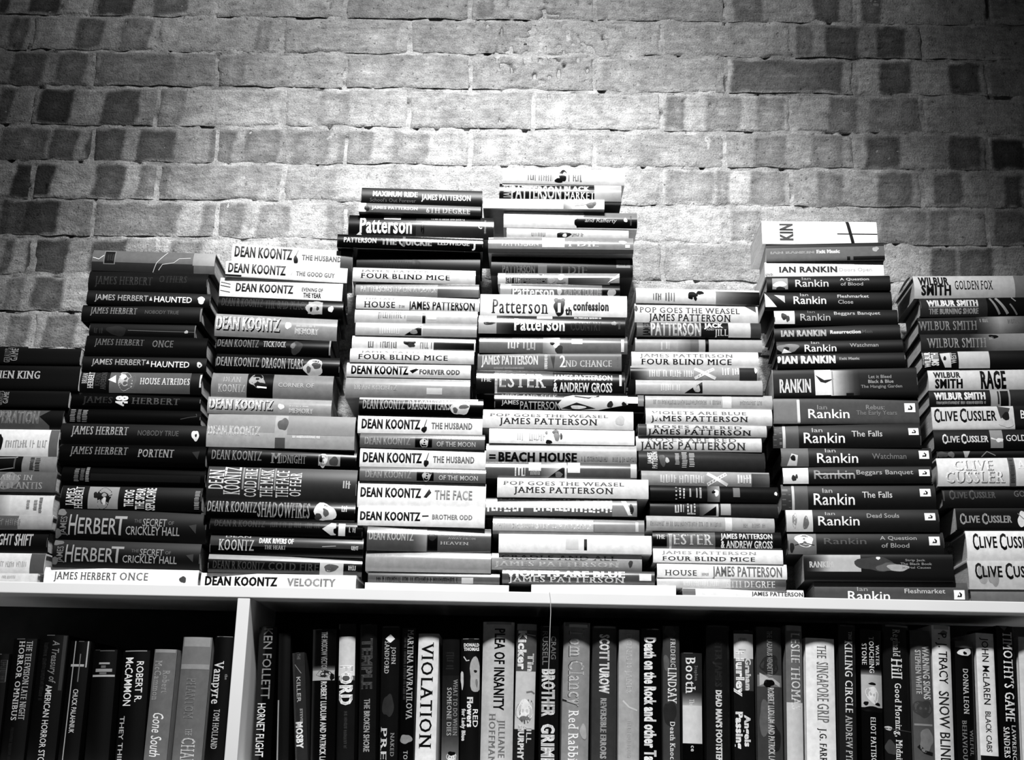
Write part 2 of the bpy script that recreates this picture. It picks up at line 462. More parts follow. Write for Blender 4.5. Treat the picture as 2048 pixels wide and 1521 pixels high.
# ---------------------------------------------------------------- one book
class Spine:
    """Collects the cover of one book: boards, spine and everything printed on it, as one mesh with a print attribute."""
    def __init__(s, L, W, T, bulge, p, board, x_off, z_off):
        s.L, s.W, s.T, s.b, s.p, s.t = L, W, T, bulge, p, board
        s.xo, s.zo = x_off, z_off
        s.V, s.F, s.C, s.lay = [], [], [], 0
        s.n = 0
    def prof(s, v):
        t = 2 * np.asarray(v, float) - 1
        return s.b * np.abs(t) ** s.p
    def add(s, P, Fs, g, a=0.0):
        P = np.asarray(P, float)
        s.V.append(P)
        c = np.empty((len(P), 4))
        c[:, :3] = (np.clip(np.asarray(g, float), 0, 1) ** 2.6).reshape(-1, 1)
        c[:, 3] = a
        s.C.append(c)
        s.F += [[i + s.n for i in f] for f in Fs]
        s.n += len(P)
    def on_spine(s, u, v, Fs, g, a=0.0):
        v = np.clip(v, 0.012, 0.988)
        u = np.clip(u, 0.0005, 0.9995)
        s.lay += 1
        off = 0.00012 + 0.00006 * s.lay
        y = s.prof(v) - off
        t = 2 * v - 1
        z = s.T * v + np.sign(t) * off * (np.abs(t) > 0.97)
        s.add(np.stack([s.xo + u * s.L, y, s.zo + z], 1), Fs, g, a)
    def shell(s, g, a):
        if s.p > 3:
            t = np.array([-1, -.97, -.92, -.82, -.6, -.2, .2, .6, .82, .92, .97, 1])
        else:
            t = np.linspace(-1, 1, 13)
        v = (t + 1) / 2
        yo, zo = s.prof(v), s.T * v
        W, tk = s.W, s.t
        # outside line from the fore-edge of the lower board round the spine to the fore-edge of the upper one
        g1, g2 = s.b + 0.004, s.b + 0.0085
        dip = min(0.0012, tk * 0.5)
        out = [(W, 0.0), (g2, 0.0), ((g1 + g2) / 2, dip), (g1, 0.0)] + list(zip(yo, zo)) + [(g1, s.T), ((g1 + g2) / 2, s.T - dip), (g2, s.T), (W, s.T)]
        inn = [(W, tk), (g2, tk), ((g1 + g2) / 2, tk + dip), (g1, tk)] + [(y + tk, min(max(z, tk), s.T - tk)) for y, z in zip(yo, zo)] + [(g1, s.T - tk), ((g1 + g2) / 2, s.T - tk - dip), (g2, s.T - tk), (W, s.T - tk)]
        n = len(out)
        P = []
        for x in (0.0, s.L):
            P += [(s.xo + x, y, s.zo + z) for y, z in out] + [(s.xo + x, y, s.zo + z) for y, z in inn]
        q = lambda e, k, i: e * 2 * n + k * n + i
        Fs = []
        for i in range(n - 1):
            Fs.append([q(0, 0, i), q(1, 0, i), q(1, 0, i + 1), q(0, 0, i + 1)])
            Fs.append([q(0, 1, i + 1), q(1, 1, i + 1), q(1, 1, i), q(0, 1, i)])
            Fs.append([q(0, 0, i), q(0, 0, i + 1), q(0, 1, i + 1), q(0, 1, i)])
            Fs.append([q(1, 0, i + 1), q(1, 0, i), q(1, 1, i), q(1, 1, i + 1)])
        for i in (0, n - 1):
            f = [q(0, 0, i), q(0, 1, i), q(1, 1, i), q(1, 0, i)]
            Fs.append(f if i == 0 else f[::-1])
        s.add(P, Fs, np.full(len(P), g), a)
        return len(P), len(Fs)
    # ---- print
    def rect(s, u0, u1, v0, v1, g, g2=None, a=0.15):
        v0, v1 = max(v0, 0.0), min(v1, 1.0)
        nv = max(2, int(abs(v1 - v0) * 14) + 1); nu = 6 if g2 is not None else 1
        U, Vv = np.meshgrid(np.linspace(u0, u1, nu + 1), np.linspace(v0, v1, nv + 1))
        G = np.full(U.shape, g) if g2 is None else g + (g2 - g) * np.linspace(0, 1, nu + 1)[None, :].repeat(nv + 1, 0)
        idx = np.arange(U.size).reshape(U.shape)
        Fs = np.stack([idx[:-1, :-1].ravel(), idx[:-1, 1:].ravel(), idx[1:, 1:].ravel(), idx[1:, :-1].ravel()], 1).tolist()
        s.on_spine(U.ravel(), Vv.ravel(), Fs, G.ravel(), a)
    def blob(s, u, v, ru, rv, g, rng, rough=0.18):
        n, P, Fs = 22, [(u, v)], []
        ph = [rng.uniform(0, 6.28) for _ in range(3)]
        for r in (0.5, 1.0):
            for k in range(n):
                an = 2 * math.pi * k / n
                w = r * (1 + rough * (math.sin(2 * an + ph[0]) * .6 + math.sin(3 * an + ph[1]) * .5 + math.sin(5 * an + ph[2]) * .3))
                P.append((u + ru * w * math.cos(an), v + rv * w * math.sin(an)))
        for k in range(n):
            k2 = (k + 1) % n
            Fs.append([0, 1 + k, 1 + k2]); Fs.append([1 + k, 1 + n + k, 1 + n + k2, 1 + k2])
        P = np.array(P)
        s.on_spine(P[:, 0], P[:, 1], Fs, np.full(len(P), g), 0.3)
    def poly(s, pts, g):
        bm = bmesh.new()
        f = bm.faces.new([bm.verts.new((a, b, 0)) for a, b in pts])
        bmesh.ops.triangulate(bm, faces=[f])
        for k in range(1, 12):
            bmesh.ops.bisect_plane(bm, geom=bm.verts[:] + bm.edges[:] + bm.faces[:], plane_co=(0, k / 12, 0), plane_no=(0, 1, 0))
        bm.normal_update()
        bm.verts.index_update()
        P = np.array([(w.co.x, w.co.y) for w in bm.verts])
        Fs = [[w.index for w in q.verts][::(1 if q.normal.z > 0 else -1)] for q in bm.faces]
        bm.free()
        s.on_spine(P[:, 0], P[:, 1], Fs, np.full(len(P), g), 0.15)
    def line(s, pts, g, wu):
        """A drawn line; wu: its width in metres."""
        P, Fs = [], []
        pts = [np.array((a * s.L, b * s.T)) for a, b in pts]
        fine = []
        for a, b in zip(pts[:-1], pts[1:]):
            k = max(1, int(abs(b[1] - a[1]) / (s.T / 10)))
            fine += [a + (b - a) * i / k for i in range(k)]
        fine.append(pts[-1])
        for i, p in enumerate(fine):
            d = fine[min(i + 1, len(fine) - 1)] - fine[max(i - 1, 0)]
            d = d / max(1e-9, np.hypot(*d)); nrm = np.array((-d[1], d[0])) * wu / 2
            P += [p - nrm, p + nrm]
        for i in range(len(fine) - 1):
            Fs.append([2 * i, 2 * i + 2, 2 * i + 3, 2 * i + 1])
        P = np.array(P)
        s.on_spine(P[:, 0] / s.L, P[:, 1] / s.T, Fs, np.full(len(P), g))
    def text(s, t, u0, u1, v0, v1, g, sty='s'):
        P, Fs = set_text(t, sty)
        s.on_spine(u0 + P[:, 0] * (u1 - u0), v0 + P[:, 1] * (v1 - v0), Fs, np.full(len(P), g))
    def across(s, t, u0, u1, v0, v1, g, sty='s'):
        """Lettering that stands across the spine: its foot towards the tail of the book."""
        P, Fs = set_text(t, sty)
        s.on_spine(u1 - P[:, 1] * (u1 - u0), v0 + P[:, 0] * (v1 - v0), Fs, np.full(len(P), g))
    def marks(s, u0, u1, v0, v1, g, rng, way):
        """Small print too worn to read: a run of short strokes."""
        P, Fs = [], []
        def q(a, b, c, d):
            k = len(P); m = 3
            for j in range(m + 1):
                v = c + (d - c) * j / m
                P.extend([(a, v), (b, v)])
            for j in range(m):
                Fs.append([k + 2 * j, k + 2 * j + 1, k + 2 * j + 3, k + 2 * j + 2])
        if way == 'x':
            h = (v1 - v0) * s.T
            st = max(0.0014, h * 0.30) / s.L
            u = u0
            while u < u1:
                w = st * rng.uniform(.35, .6)
                if rng.random() < 0.88:
                    a, b = v0 + rng.uniform(0, .12) * (v1 - v0), v1 - rng.uniform(0, .15) * (v1 - v0)
                    q(u, min(u + w, u1), a, b)
                    if rng.random() < .6:
                        c = rng.choice((a, (a + b) / 2, b - .15 * (b - a)))
                        q(u, min(u + st * .9, u1), c, c + .15 * (b - a))
                u += st
        else:
            h = (u1 - u0) * s.L
            st = max(0.0014, h * 0.30) / s.T
            v = v0
            while v < v1:
                w = st * rng.uniform(.35, .6)
                q(u0 + rng.uniform(0, .12) * (u1 - u0), u1 - rng.uniform(0, .15) * (u1 - u0), v, min(v + w, v1))
                v += st
        if P:
            P = np.array(P)
            s.on_spine(P[:, 0], P[:, 1], Fs, np.full(len(P), g))

def book_meshes(root, L, W, T, g, kind, elems, to_u, x_off, z_off, seed):
    rng = random.Random(seed)
    hard = kind != 'f'
    bulge = {'h': 0.17, 'm': 0.13, 'w': 0.09, 'f': 0.05}[kind] * T
    p = {'h': 2.0, 'm': 2.0, 'w': 2.4, 'f': 7.0}[kind]
    board = min(0.0028 if hard else 0.0006, T * 0.2)
    s = Spine(L, W, T, bulge, p, board, x_off, z_off)
    n_shell, nf = s.shell(g, 0.22 if g > .1 else 0.1)
    for e in elems:
        k = e[0]
        if k == 't':
            _, t, a, b, v0, v1, gg, sty = e
            if g > .7 and .3 < gg < g:      # faded ink on a pale jacket
                gg -= .14
            s.text(t, to_u(a), to_u(b), v0, v1, gg, sty)
        elif k == 'v':
            _, t, a, b, v0, v1, gg, sty = e
            s.across(t, to_u(a), to_u(b), v0, v1, gg, sty)
        elif k == 'r':
            s.rect(to_u(e[1]), to_u(e[2]), e[3], e[4], e[5], e[6] if len(e) > 6 else None)
        elif k == 'o':
            s.blob(to_u(e[1]), e[2], abs(to_u(e[3]) - to_u(0)), e[4], e[5], rng)
        elif k == 'p':
            s.poly([(to_u(a), b) for a, b in e[1]], e[2])
        elif k == 'l':
            s.line([(to_u(a), b) for a, b in e[1]], e[2], e[3] if len(e) > 3 else 0.0016)
        elif k in ('x', 'y'):
            s.marks(to_u(e[1]), to_u(e[2]), e[3], e[4], e[5] - (.12 if g > .7 and .4 < e[5] < g else 0), rng, k)
    # rubbed head and tail
    if g < 0.3:
        for u in (0.0, 1.0):
            if rng.random() < 0.7:
                w = rng.uniform(.003, .007); v0 = rng.uniform(.05, .5); v1 = v0 + rng.uniform(.2, .45)
                s.rect(u if u == 0 else 1 - w, u + w if u == 0 else 1.0, v0, v1, rng.uniform(.25, .5))
    o = new_mesh('cover', np.concatenate(s.V), s.F, M_GLOSS if kind in ('h',) else M_MATTE, root, np.concatenate(s.C))
    sm = np.zeros(len(o.data.polygons), dtype=bool)
    sm[:] = True
    o.data.polygons.foreach_set('use_smooth', sm)
    o.data.set_sharp_from_angle(angle=math.radians(35))
    # the block of pages, its fore-edge hollowed on a rounded book
    ins = 0.0032 if hard else 0.0004
    y0, y1 = bulge + board + 0.0008, W - (0.004 if hard else 0.0006)
    za, zb = board + 0.0002, T - board - 0.0002
    P, Fs = [], []
    vv = np.linspace(0, 1, 7)
    ring = [(y0, za + (zb - za) * v) for v in vv] + [(y1 - (0.10 * T * (1 - (2 * v - 1) ** 2) if hard else 0), za + (zb - za) * v) for v in vv[::-1]]
    n = len(ring)
    for x in (ins, L - ins):
        P += [(x_off + x, y, z_off + z) for y, z in ring]
    for i in range(n):
        j = (i + 1) % n
        Fs.append([i, j, n + j, n + i])
    Fs += [list(range(n))[::-1], list(range(n, 2 * n))]
    new_mesh('page_block', P, Fs, M_PAGES, root)

ORD = 'top second third fourth fifth sixth seventh eighth ninth tenth eleventh twelfth thirteenth fourteenth fifteenth sixteenth seventeenth eighteenth nineteenth twentieth twenty-first twenty-second twenty-third twenty-fourth twenty-fifth twenty-sixth twenty-seventh twenty-eighth twenty-ninth thirtieth thirty-first thirty-second thirty-third thirty-fourth thirty-fifth'.split()

def tone(g):
    return 'black' if g < .09 else 'charcoal' if g < .24 else 'grey' if g < .5 else 'pale grey' if g < .74 else 'white'

def looks(g, elems, feat):
    if feat:
        return feat
    tx = [e for e in elems if e[0] in 'tv']
    if not tx:
        return 'worn print' if any(e[0] in 'xy' for e in elems) else 'a plain spine'
    big = max(tx, key=lambda e: abs(e[3] - e[2]) * abs(e[5] - e[4]))
    gg = big[6]
    c = ('white' if gg > .8 else 'pale' if gg > .5 else 'dim grey') if gg > g else ('black' if gg < .16 else 'dark' if gg < .4 else 'faint grey')
    return c + {'b': ' bold', 'c': ' narrow', 'r': ' serif', 's': '', 'i': ' italic'}[big[7]] + ' lettering'

def fit(label):
    for o, n in ((' from top in ', ' in '), ('in the ', 'in '), ('from the divider', 'from divider'), ('above the divider', 'above divider'), ('on top of the', 'topping the')):
        if len(label.split()) > 16:
            label = label.replace(o, n)
    return label

def solve_lying(xl, yl, xr, yr, Y0):
    """Spine length, middle and turn of a lying book whose upper spine edge runs from pixel (xl, yl) to (xr, yr)."""
    c = hit((xl + xr) / 2, (yl + yr) / 2, Y0)
    L = hit(xr, (yl + yr) / 2, Y0)[0] - hit(xl, (yl + yr) / 2, Y0)[0]
    psi, X = 0.0, c[0]
    def ends(L, X, psi):
        dx, dy, dz = L / 2 * math.cos(psi), L / 2 * math.sin(psi), L / 2 * TILT
        return proj((X - dx, Y0 - dy, c[2] + dz)), proj((X + dx, Y0 + dy, c[2] - dz))
    def res(q):
        a, b = ends(*q)
        return np.array([a[0] - xl, b[0] - xr, (b[1] - a[1]) - (yr - yl)])
    q = np.array([L, X, psi])
    for _ in range(8):
        r = res(q)
        J = np.stack([(res(q + np.eye(3)[i] * 1e-4) - r) / 1e-4 for i in range(3)], 1)
        q = q - np.linalg.solve(J, r)
        q[2] = min(max(q[2], -0.17), 0.17)
    q[2] *= 0.7
    for _ in range(4):
        r = res(q)[:2]
        J = np.stack([(res(q + np.eye(3)[i] * 1e-4)[:2] - r) / 1e-4 for i in range(2)], 1)
        q[:2] = q[:2] - np.linalg.solve(J, r)
    return q[0], q[1], q[2], c[2]

def build_stack(where, crops, books):
    """books: (crop number, left x, its y, right x, its y of the upper spine edge, grey, kind, feature or '', recess in m, print ...), the top book first."""
    done = []
    for i, bk in enumerate(books):
        ox, oy, sc = crops[bk[0]]
        xl, yl, xr, yr = ox + bk[1] / sc, oy + bk[2] / sc, ox + bk[3] / sc, oy + bk[4] / sc
        rnd = random.Random(where + str(i))
        Y0 = bk[8] + rnd.uniform(-0.004, 0.004)
        L, X, psi, zt = solve_lying(xl, yl, xr, yr, Y0)
        done.append((L, X, psi, zt, Y0))
    zs = [d[3] + math.tan(TILT) * (d[1] - X0) for d in done]        # heights freed of the bookcase's tilt
    zs.append(Z_TOP)
    for i, bk in enumerate(books):
        L, X, psi, zt, Y0 = done[i]
        ox, oy, sc = crops[bk[0]]
        T = zs[i] - zs[i + 1] - 0.0004
        g, kind, feat, elems = bk[5], bk[6], bk[7], bk[9:]
        W = min(0.165, max(0.125, 0.60 * L)) * random.Random(where + str(i)).uniform(.95, 1.02)
        xl, xr = ox + bk[1] / sc, ox + bk[3] / sc
        to_u = lambda x, xl=xl, xr=xr, ox=ox, sc=sc: (ox + x / sc - xl) / (xr - xl)
        zb = zs[i + 1] + 0.0002 - math.tan(TILT) * (X - X0)
        o = ORD[i] if i else 'top'
        at = ('on top of ' if i == 0 else o + ' from top in ') + where
        label = fit(tone(g) + ' book with ' + looks(g, elems, feat) + ', ' + at)
        root = empty('book', (X, Y0, zb), (0, TILT, psi), label, 'book', 'books stacked on top of the bookcase')
        root['spine'], root['thick'] = L, T
        book_meshes(root, L, W, T, g, kind, elems, to_u, -L / 2, 0.0, where + str(i))

def build_row(where, crops, books):
    """books: (crop number, left x, right x, y of the head, left x and right x where the photograph ends below, grey, kind, feature, print ...)."""
    n = len(books)
    for i, bk in enumerate(books):
        ox, oy, sc = crops[bk[0]]
        Y0 = 0.006 + random.Random(where + str(i)).uniform(-0.003, 0.004)
        xa, xb, yt = ox + bk[1] / sc, ox + bk[2] / sc, oy + bk[3] / sc
        xc, xd = ox + bk[4] / sc, ox + bk[5] / sc
        a, b = hit(xa, yt, Y0), hit(xb, yt, Y0)
        c, d = hit(xc, 1521, Y0), hit(xd, 1521, Y0)
        T = ((b[0] - a[0]) + (d[0] - c[0])) / 2 * 0.955
        mt, mb = (a + b) / 2, (c + d) / 2
        lean = (mt[0] - mb[0]) / (mt[2] - mb[2])
        zb = shelf_z(mb[0])
        Xb = mb[0] + lean * (zb - mb[2])
        ang = math.atan(lean)
        zb += abs(T / 2 * math.sin(ang - TILT)) + 0.0003
        L = (mt[2] - zb) / math.cos(ang)
        g, kind, feat, elems = bk[6], bk[7], bk[8], bk[9:]
        # where along the spine a pixel row lies
        def to_u(y, L=L, Xb=Xb, zb=zb, ang=ang, oy=oy, sc=sc, Y0=Y0):
            lo, hi_ = -0.4, 1.6
            for _ in range(26):
                m = (lo + hi_) / 2
                h = (1 - m) * L
                if proj((Xb + h * math.sin(ang), Y0, zb + h * math.cos(ang)))[1] < oy + y / sc: lo = m
                else: hi_ = m
            return (lo + hi_) / 2
        k = n - i if where.startswith('the dark') else i + 1
        o = 'first' if k == 1 else ORD[k - 1]
        label = fit(tone(g) + ' upright book with ' + looks(g, elems, feat) + ', ' + o + ' from the divider in ' + where)
        root = empty('book', (Xb, Y0, zb), (0, math.pi / 2 + ang, 0), label, 'book', 'books standing in the bookcase')
        book_meshes(root, L, 0.15, T, g, kind, elems, to_u, -L, -T / 2, where + str(i))

# ---------------------------------------------------------------- the books, measured on the photograph
# crops: origin and scale of the enlargements they were measured in
CA, CB, CC, CD = (0, 480, 4.002), (0, 820, 4.002), (390, 460, 4.226), (390, 800, 4.003)
CE, CF, CG, CH, CI = (660, 350, 3.71), (690, 720, 3.235), (940, 320, 4.225), (940, 640, 5.07), (960, 900, 5.07)
CJ, CK, CL, CM, CN, CO = (1250, 560, 4.752), (1260, 860, 4.472), (1500, 420, 4.003), (1540, 780, 3.538), (1780, 530, 4.347), (1820, 820, 3.9)
CP, CQ, CR, CS, CT, CU, CV = (0, 1150, 4.1), (230, 1150, 4.1), (500, 1170, 4.333), (820, 1200, 4.74), (1120, 1200, 4.74), (1400, 1220, 5.05), (1700, 1220, 5.05)

def caps(a, words, v0, v1, g, sty='c'):
    """Capitals and small capitals: words = ((text, from, to), ...), the first letter of each taller."""
    out = []
    for t, x0, x1 in words:
        w = (x1 - x0) * 1.5 / (len(t) + .5)
        out.append(('t', t[0], x0, x0 + w * .92, v0 - .04, v1 + .04, g, sty))
        out.append(('t', t[1:], x0 + w, x1, v0 + .02, v1 - (v1 - v0) * .14, g, sty))
    return out

STACK_KING = [
 (0, -620,855, 652,868, .03,'f','two short words across its spine',.0, ('v',"GERALD'S",45,93,.1,.95,.5,'r'), ('v','GAME',97,150,.2,.95,.6,'r')),
 (0, -620,990, 646,1003, .03,'f','',.0, ('t','STEPHEN KING',-185,330,.45,.75,.82,'r')),
 (0, -700,1195, 560,1208, .03,'f','lettering across its spine',.004, ('v',"GERALD'S",-5,32,.1,.95,.5,'r'), ('v','GAME',38,76,.2,.9,.65,'r')),
 (0, -690,1332, 512,1345, .33,'m','',.004, ('t','DESPERATION',-130,320,.3,.85,.52,'b'), ('r',410,520,0,1,.05), ('p',[(325,.6),(430,1),(430,.1),(380,.35)],.04)),
 (1, -700,143, 476,155, .86,'w','a grey band at one end',.0, ('r',405,485,0,1,.4), ('o',15,.5,22,.3,.1), ('x',60,390,.3,.6,.74)),
 (1, -700,358, 458,372, .52,'m','two dark words and a black end',.0, ('r',-700,183,0,1,.03), ('l',[(-60,.85),(120,.9),(140,.95)],.7,.0012), ('l',[(-60,.05),(120,.25)],.7,.0012), ('r',118,130,.2,.9,.35), ('y',245,280,.15,.95,.12), ('y',285,330,.1,.95,.12)),
 (1, -700,485, 455,498, .38,'w','',.0, ('o',80,.55,70,.45,.52), ('t','HEARTS IN',-80,265,.58,.85,.66,'r'), ('t','ATLANTIS',0,350,.15,.48,.66,'r')),
 (1, -700,651, 436,664, .82,'w','three tiny grey words across',.0, ('r',-100,90,0,1,.42,.8), ('y',222,250,.3,.7,.45), ('y',280,312,.25,.7,.5), ('y',322,350,.15,.8,.45)),
 (1, -700,836, 422,848, .62,'m','a darker worn half',.0, ('r',-700,150,0,1,.25,.36), ('x',0,180,.25,.8,.5)),
 (1, -700,951, 392,962, .04,'m','',.006, ('t','NIGHT',-60,112,.35,.82,.78,'c'), ('t','SHIFT',130,270,.33,.82,.8,'c')),
 (1, -700,1135, 365,1149, .84,'w','a grey square end, unlettered',.0, ('r',250,365,0,1,.35), ('x',0,220,.3,.6,.76)),
 (1, -700,1305, 300,1308, .8,'w','',.006, ('x',20,130,.5,.8,.7)),
]

STACK_HERBERT = [
 (0, 745,70, 1725,106, .40,'m','white lightning streaks',.0, ('r',745,1560,0,.4,.2), ('r',1550,1725,.35,1,.55,.62), ('r',838,930,.3,.97,.5), ('r',845,923,.33,.93,.04), ('x',850,918,.45,.8,.2), ('l',[(1235,0),(1262,.42),(1340,.97)],.82,.001), ('l',[(1280,.1),(1310,.36),(1400,.45),(1440,.66),(1530,.7)],.8,.001), ('l',[(752,.6),(800,.52),(838,.72)],.9,.0012)),
 (0, 715,238, 1665,262, .13,'h','',.0, ('t','JAMES HERBERT',770,1225,.3,.7,.27,'r'), ('t','OTHERS',1280,1500,.45,.8,.24,'r')),
 (0, 700,395, 1690,432, .03,'m','a pale disc at its end',.0, ('t','JAMES HERBERT',765,1190,.3,.7,.62,'s'), ('t','HAUNTED',1240,1540,.28,.68,.95,'s'), ('p',[(1200,.35),(1225,.35),(1212,.65)],.75), ('o',1615,.5,30,.25,.9)),
 (0, 660,515, 1620,535, .03,'m','two dim lines of capitals',.0, ('t','JAMES HERBERT',730,1100,.45,.85,.52,'r'), ('t','NOBODY TRUE',1165,1435,.5,.72,.34,'s'), ('r',1606,1620,.1,.9,.45)),
 (0, 720,655, 1570,672, .03,'m','a thin sword along its spine',.004, ('x',760,830,.2,.6,.2), ('o',940,.42,75,.35,.16), ('l',[(1030,.45),(1565,.40)],.45,.0008), ('o',1497,.41,14,.11,.7), ('r',1562,1570,.05,.9,.45)),
 (0, 690,755, 1660,780, .10,'h','dim serif lettering',.0, ('t','JAMES HERBERT',765,1155,.5,.82,.42,'r'), ('t','ONCE',1225,1390,.45,.8,.46,'r')),
 (0, 660,925, 1655,945, .03,'m','a small skull at its end',.0, ('t','JAMES HERBERT',740,1170,.4,.8,.62,'s'), ('t','HAUNTED',1215,1520,.3,.7,.9,'s'), ('p',[(1175,.5),(1200,.5),(1187,.78)],.75), ('o',1600,.5,20,.2,.8), ('o',1604,.45,7,.06,.1)),
 (0, 645,1045, 1620,1060, .05,'m','a grey panel and pale triangle',.0, ('v','BRIAN',665,705,.4,.9,.72,'r'), ('v','HERBERT',712,757,.2,.95,.88,'r'), ('v','KEVIN',770,808,.3,.9,.28,'r'), ('v','ANDERSON',815,857,.15,.95,.34,'r'), ('r',885,1530,.02,.98,.40,.34), ('o',1010,.55,62,.42,.72), ('o',1065,.5,34,.3,.42), ('o',990,.75,22,.15,.85), ('p',[(875,.58),(930,.82),(940,.44)],.9), ('t','HOUSE ATREIDES',1130,1525,.40,.70,.9,'r'), ('r',1604,1618,.3,.9,.8)),
 (0, 575,1215, 1610,1245, .05,'h','a large sideways number in white',.0, ('t','JAMES',670,905,.35,.75,.24,'r'), ('t','HERBERT',1060,1440,.35,.75,.36,'r'), ('v','48',935,1025,.2,.85,.85,'b')),
 (0, 545,1345, 1610,1370, .07,'h','tiny words across one end',.0, ('y',565,610,.1,.95,.55), ('y',622,655,.1,.95,.5), ('y',662,705,.1,.95,.55), ('l',[(1450,.4),(1530,.55),(1580,.6),(1570,.8)],.3,.0012)),
 (1, 490,100, 1665,125, .03,'m','a small pale flower at its end',.0, ('t','JAMES HERBERT',580,1030,.45,.85,.64,'r'), ('t','NOBODY TRUE',1110,1435,.45,.70,.36,'s'), ('o',1570,.5,30,.25,.85), ('o',1575,.5,9,.07,.1)),
 (1, 475,265, 1650,290, .06,'h','',.0, ('t','JAMES HERBERT',570,1025,.5,.87,.5,'r'), ('t','PORTENT',1110,1395,.42,.8,.62,'r'), ('p',[(1540,.7),(1600,.75),(1590,.35)],.22)),
 (1, 500,440, 1650,470, .04,'h','three tiny words across one end',.0, ('y',600,640,.2,.85,.48), ('y',648,682,.25,.85,.42), ('y',690,722,.2,.95,.62), ('r',730,1610,.25,.6,.14)),
 (1, 495,600, 1620,625, .03,'m','a grey portrait square',.0, ('v','JAMES',540,603,.15,.88,.85,'r'), ('v','HERBERT',608,672,.04,.96,.85,'r'), ('r',715,955,.04,.97,.58), ('o',840,.5,62,.42,.07), ('o',775,.6,18,.14,.1), ('o',845,.36,16,.15,.8), ('o',850,.78,12,.06,.6), ('v','THE FOG',1005,1078,.15,.85,.85,'c'), ('v','THE SPEAR',1095,1165,.05,.95,.85,'c'), ('v','SEPULCHRE',1178,1250,.02,.96,.85,'c'), ('y',1562,1605,.1,.9,.62)),
 (1, 465,785, 1660,822, .07,'m','',.0, ('v','JAMES',495,545,.15,.75,.45,'s'), ('t','H',565,625,.18,.82,.62,'s'), ('t','ERBER',640,945,.22,.72,.62,'s'), ('t','T',925,1022,.2,.8,.62,'s'), ('t','THE',1080,1140,.6,.72,.36,'s'), ('t','SECRET',1150,1340,.5,.74,.58,'s'), ('t','OF',1355,1398,.56,.68,.42,'s'), ('t','CRICKLEY HALL',1020,1450,.22,.48,.62,'s'), ('o',490,.88,45,.1,.45), ('o',480,.2,32,.14,.4), ('p',[(1520,.55),(1580,.6),(1580,.3)],.26)),
 (1, 435,1032, 1610,1075, .06,'m','',.0, ('v','JAMES',465,515,.15,.75,.45,'s'), ('t','H',535,595,.18,.82,.58,'s'), ('t','ERBER',610,915,.22,.72,.58,'s'), ('t','T',895,995,.2,.8,.58,'s'), ('t','THE',1055,1115,.6,.72,.36,'s'), ('t','SECRET',1125,1312,.5,.74,.56,'s'), ('t','OF',1328,1372,.56,.68,.42,'s'), ('t','CRICKLEY HALL',992,1425,.22,.48,.6,'s'), ('o',460,.88,45,.1,.42), ('o',450,.2,32,.14,.4), ('p',[(1495,.55),(1555,.6),(1555,.3)],.26)),
 (1, 360,1258, 1590,1285, .9,'w','',.0, ('t','JAMES HERBERT',440,935,.33,.75,.5,'r'), ('t','ONCE',965,1190,.35,.78,.62,'r'), ('o',1470,.45,25,.2,.3)),
]

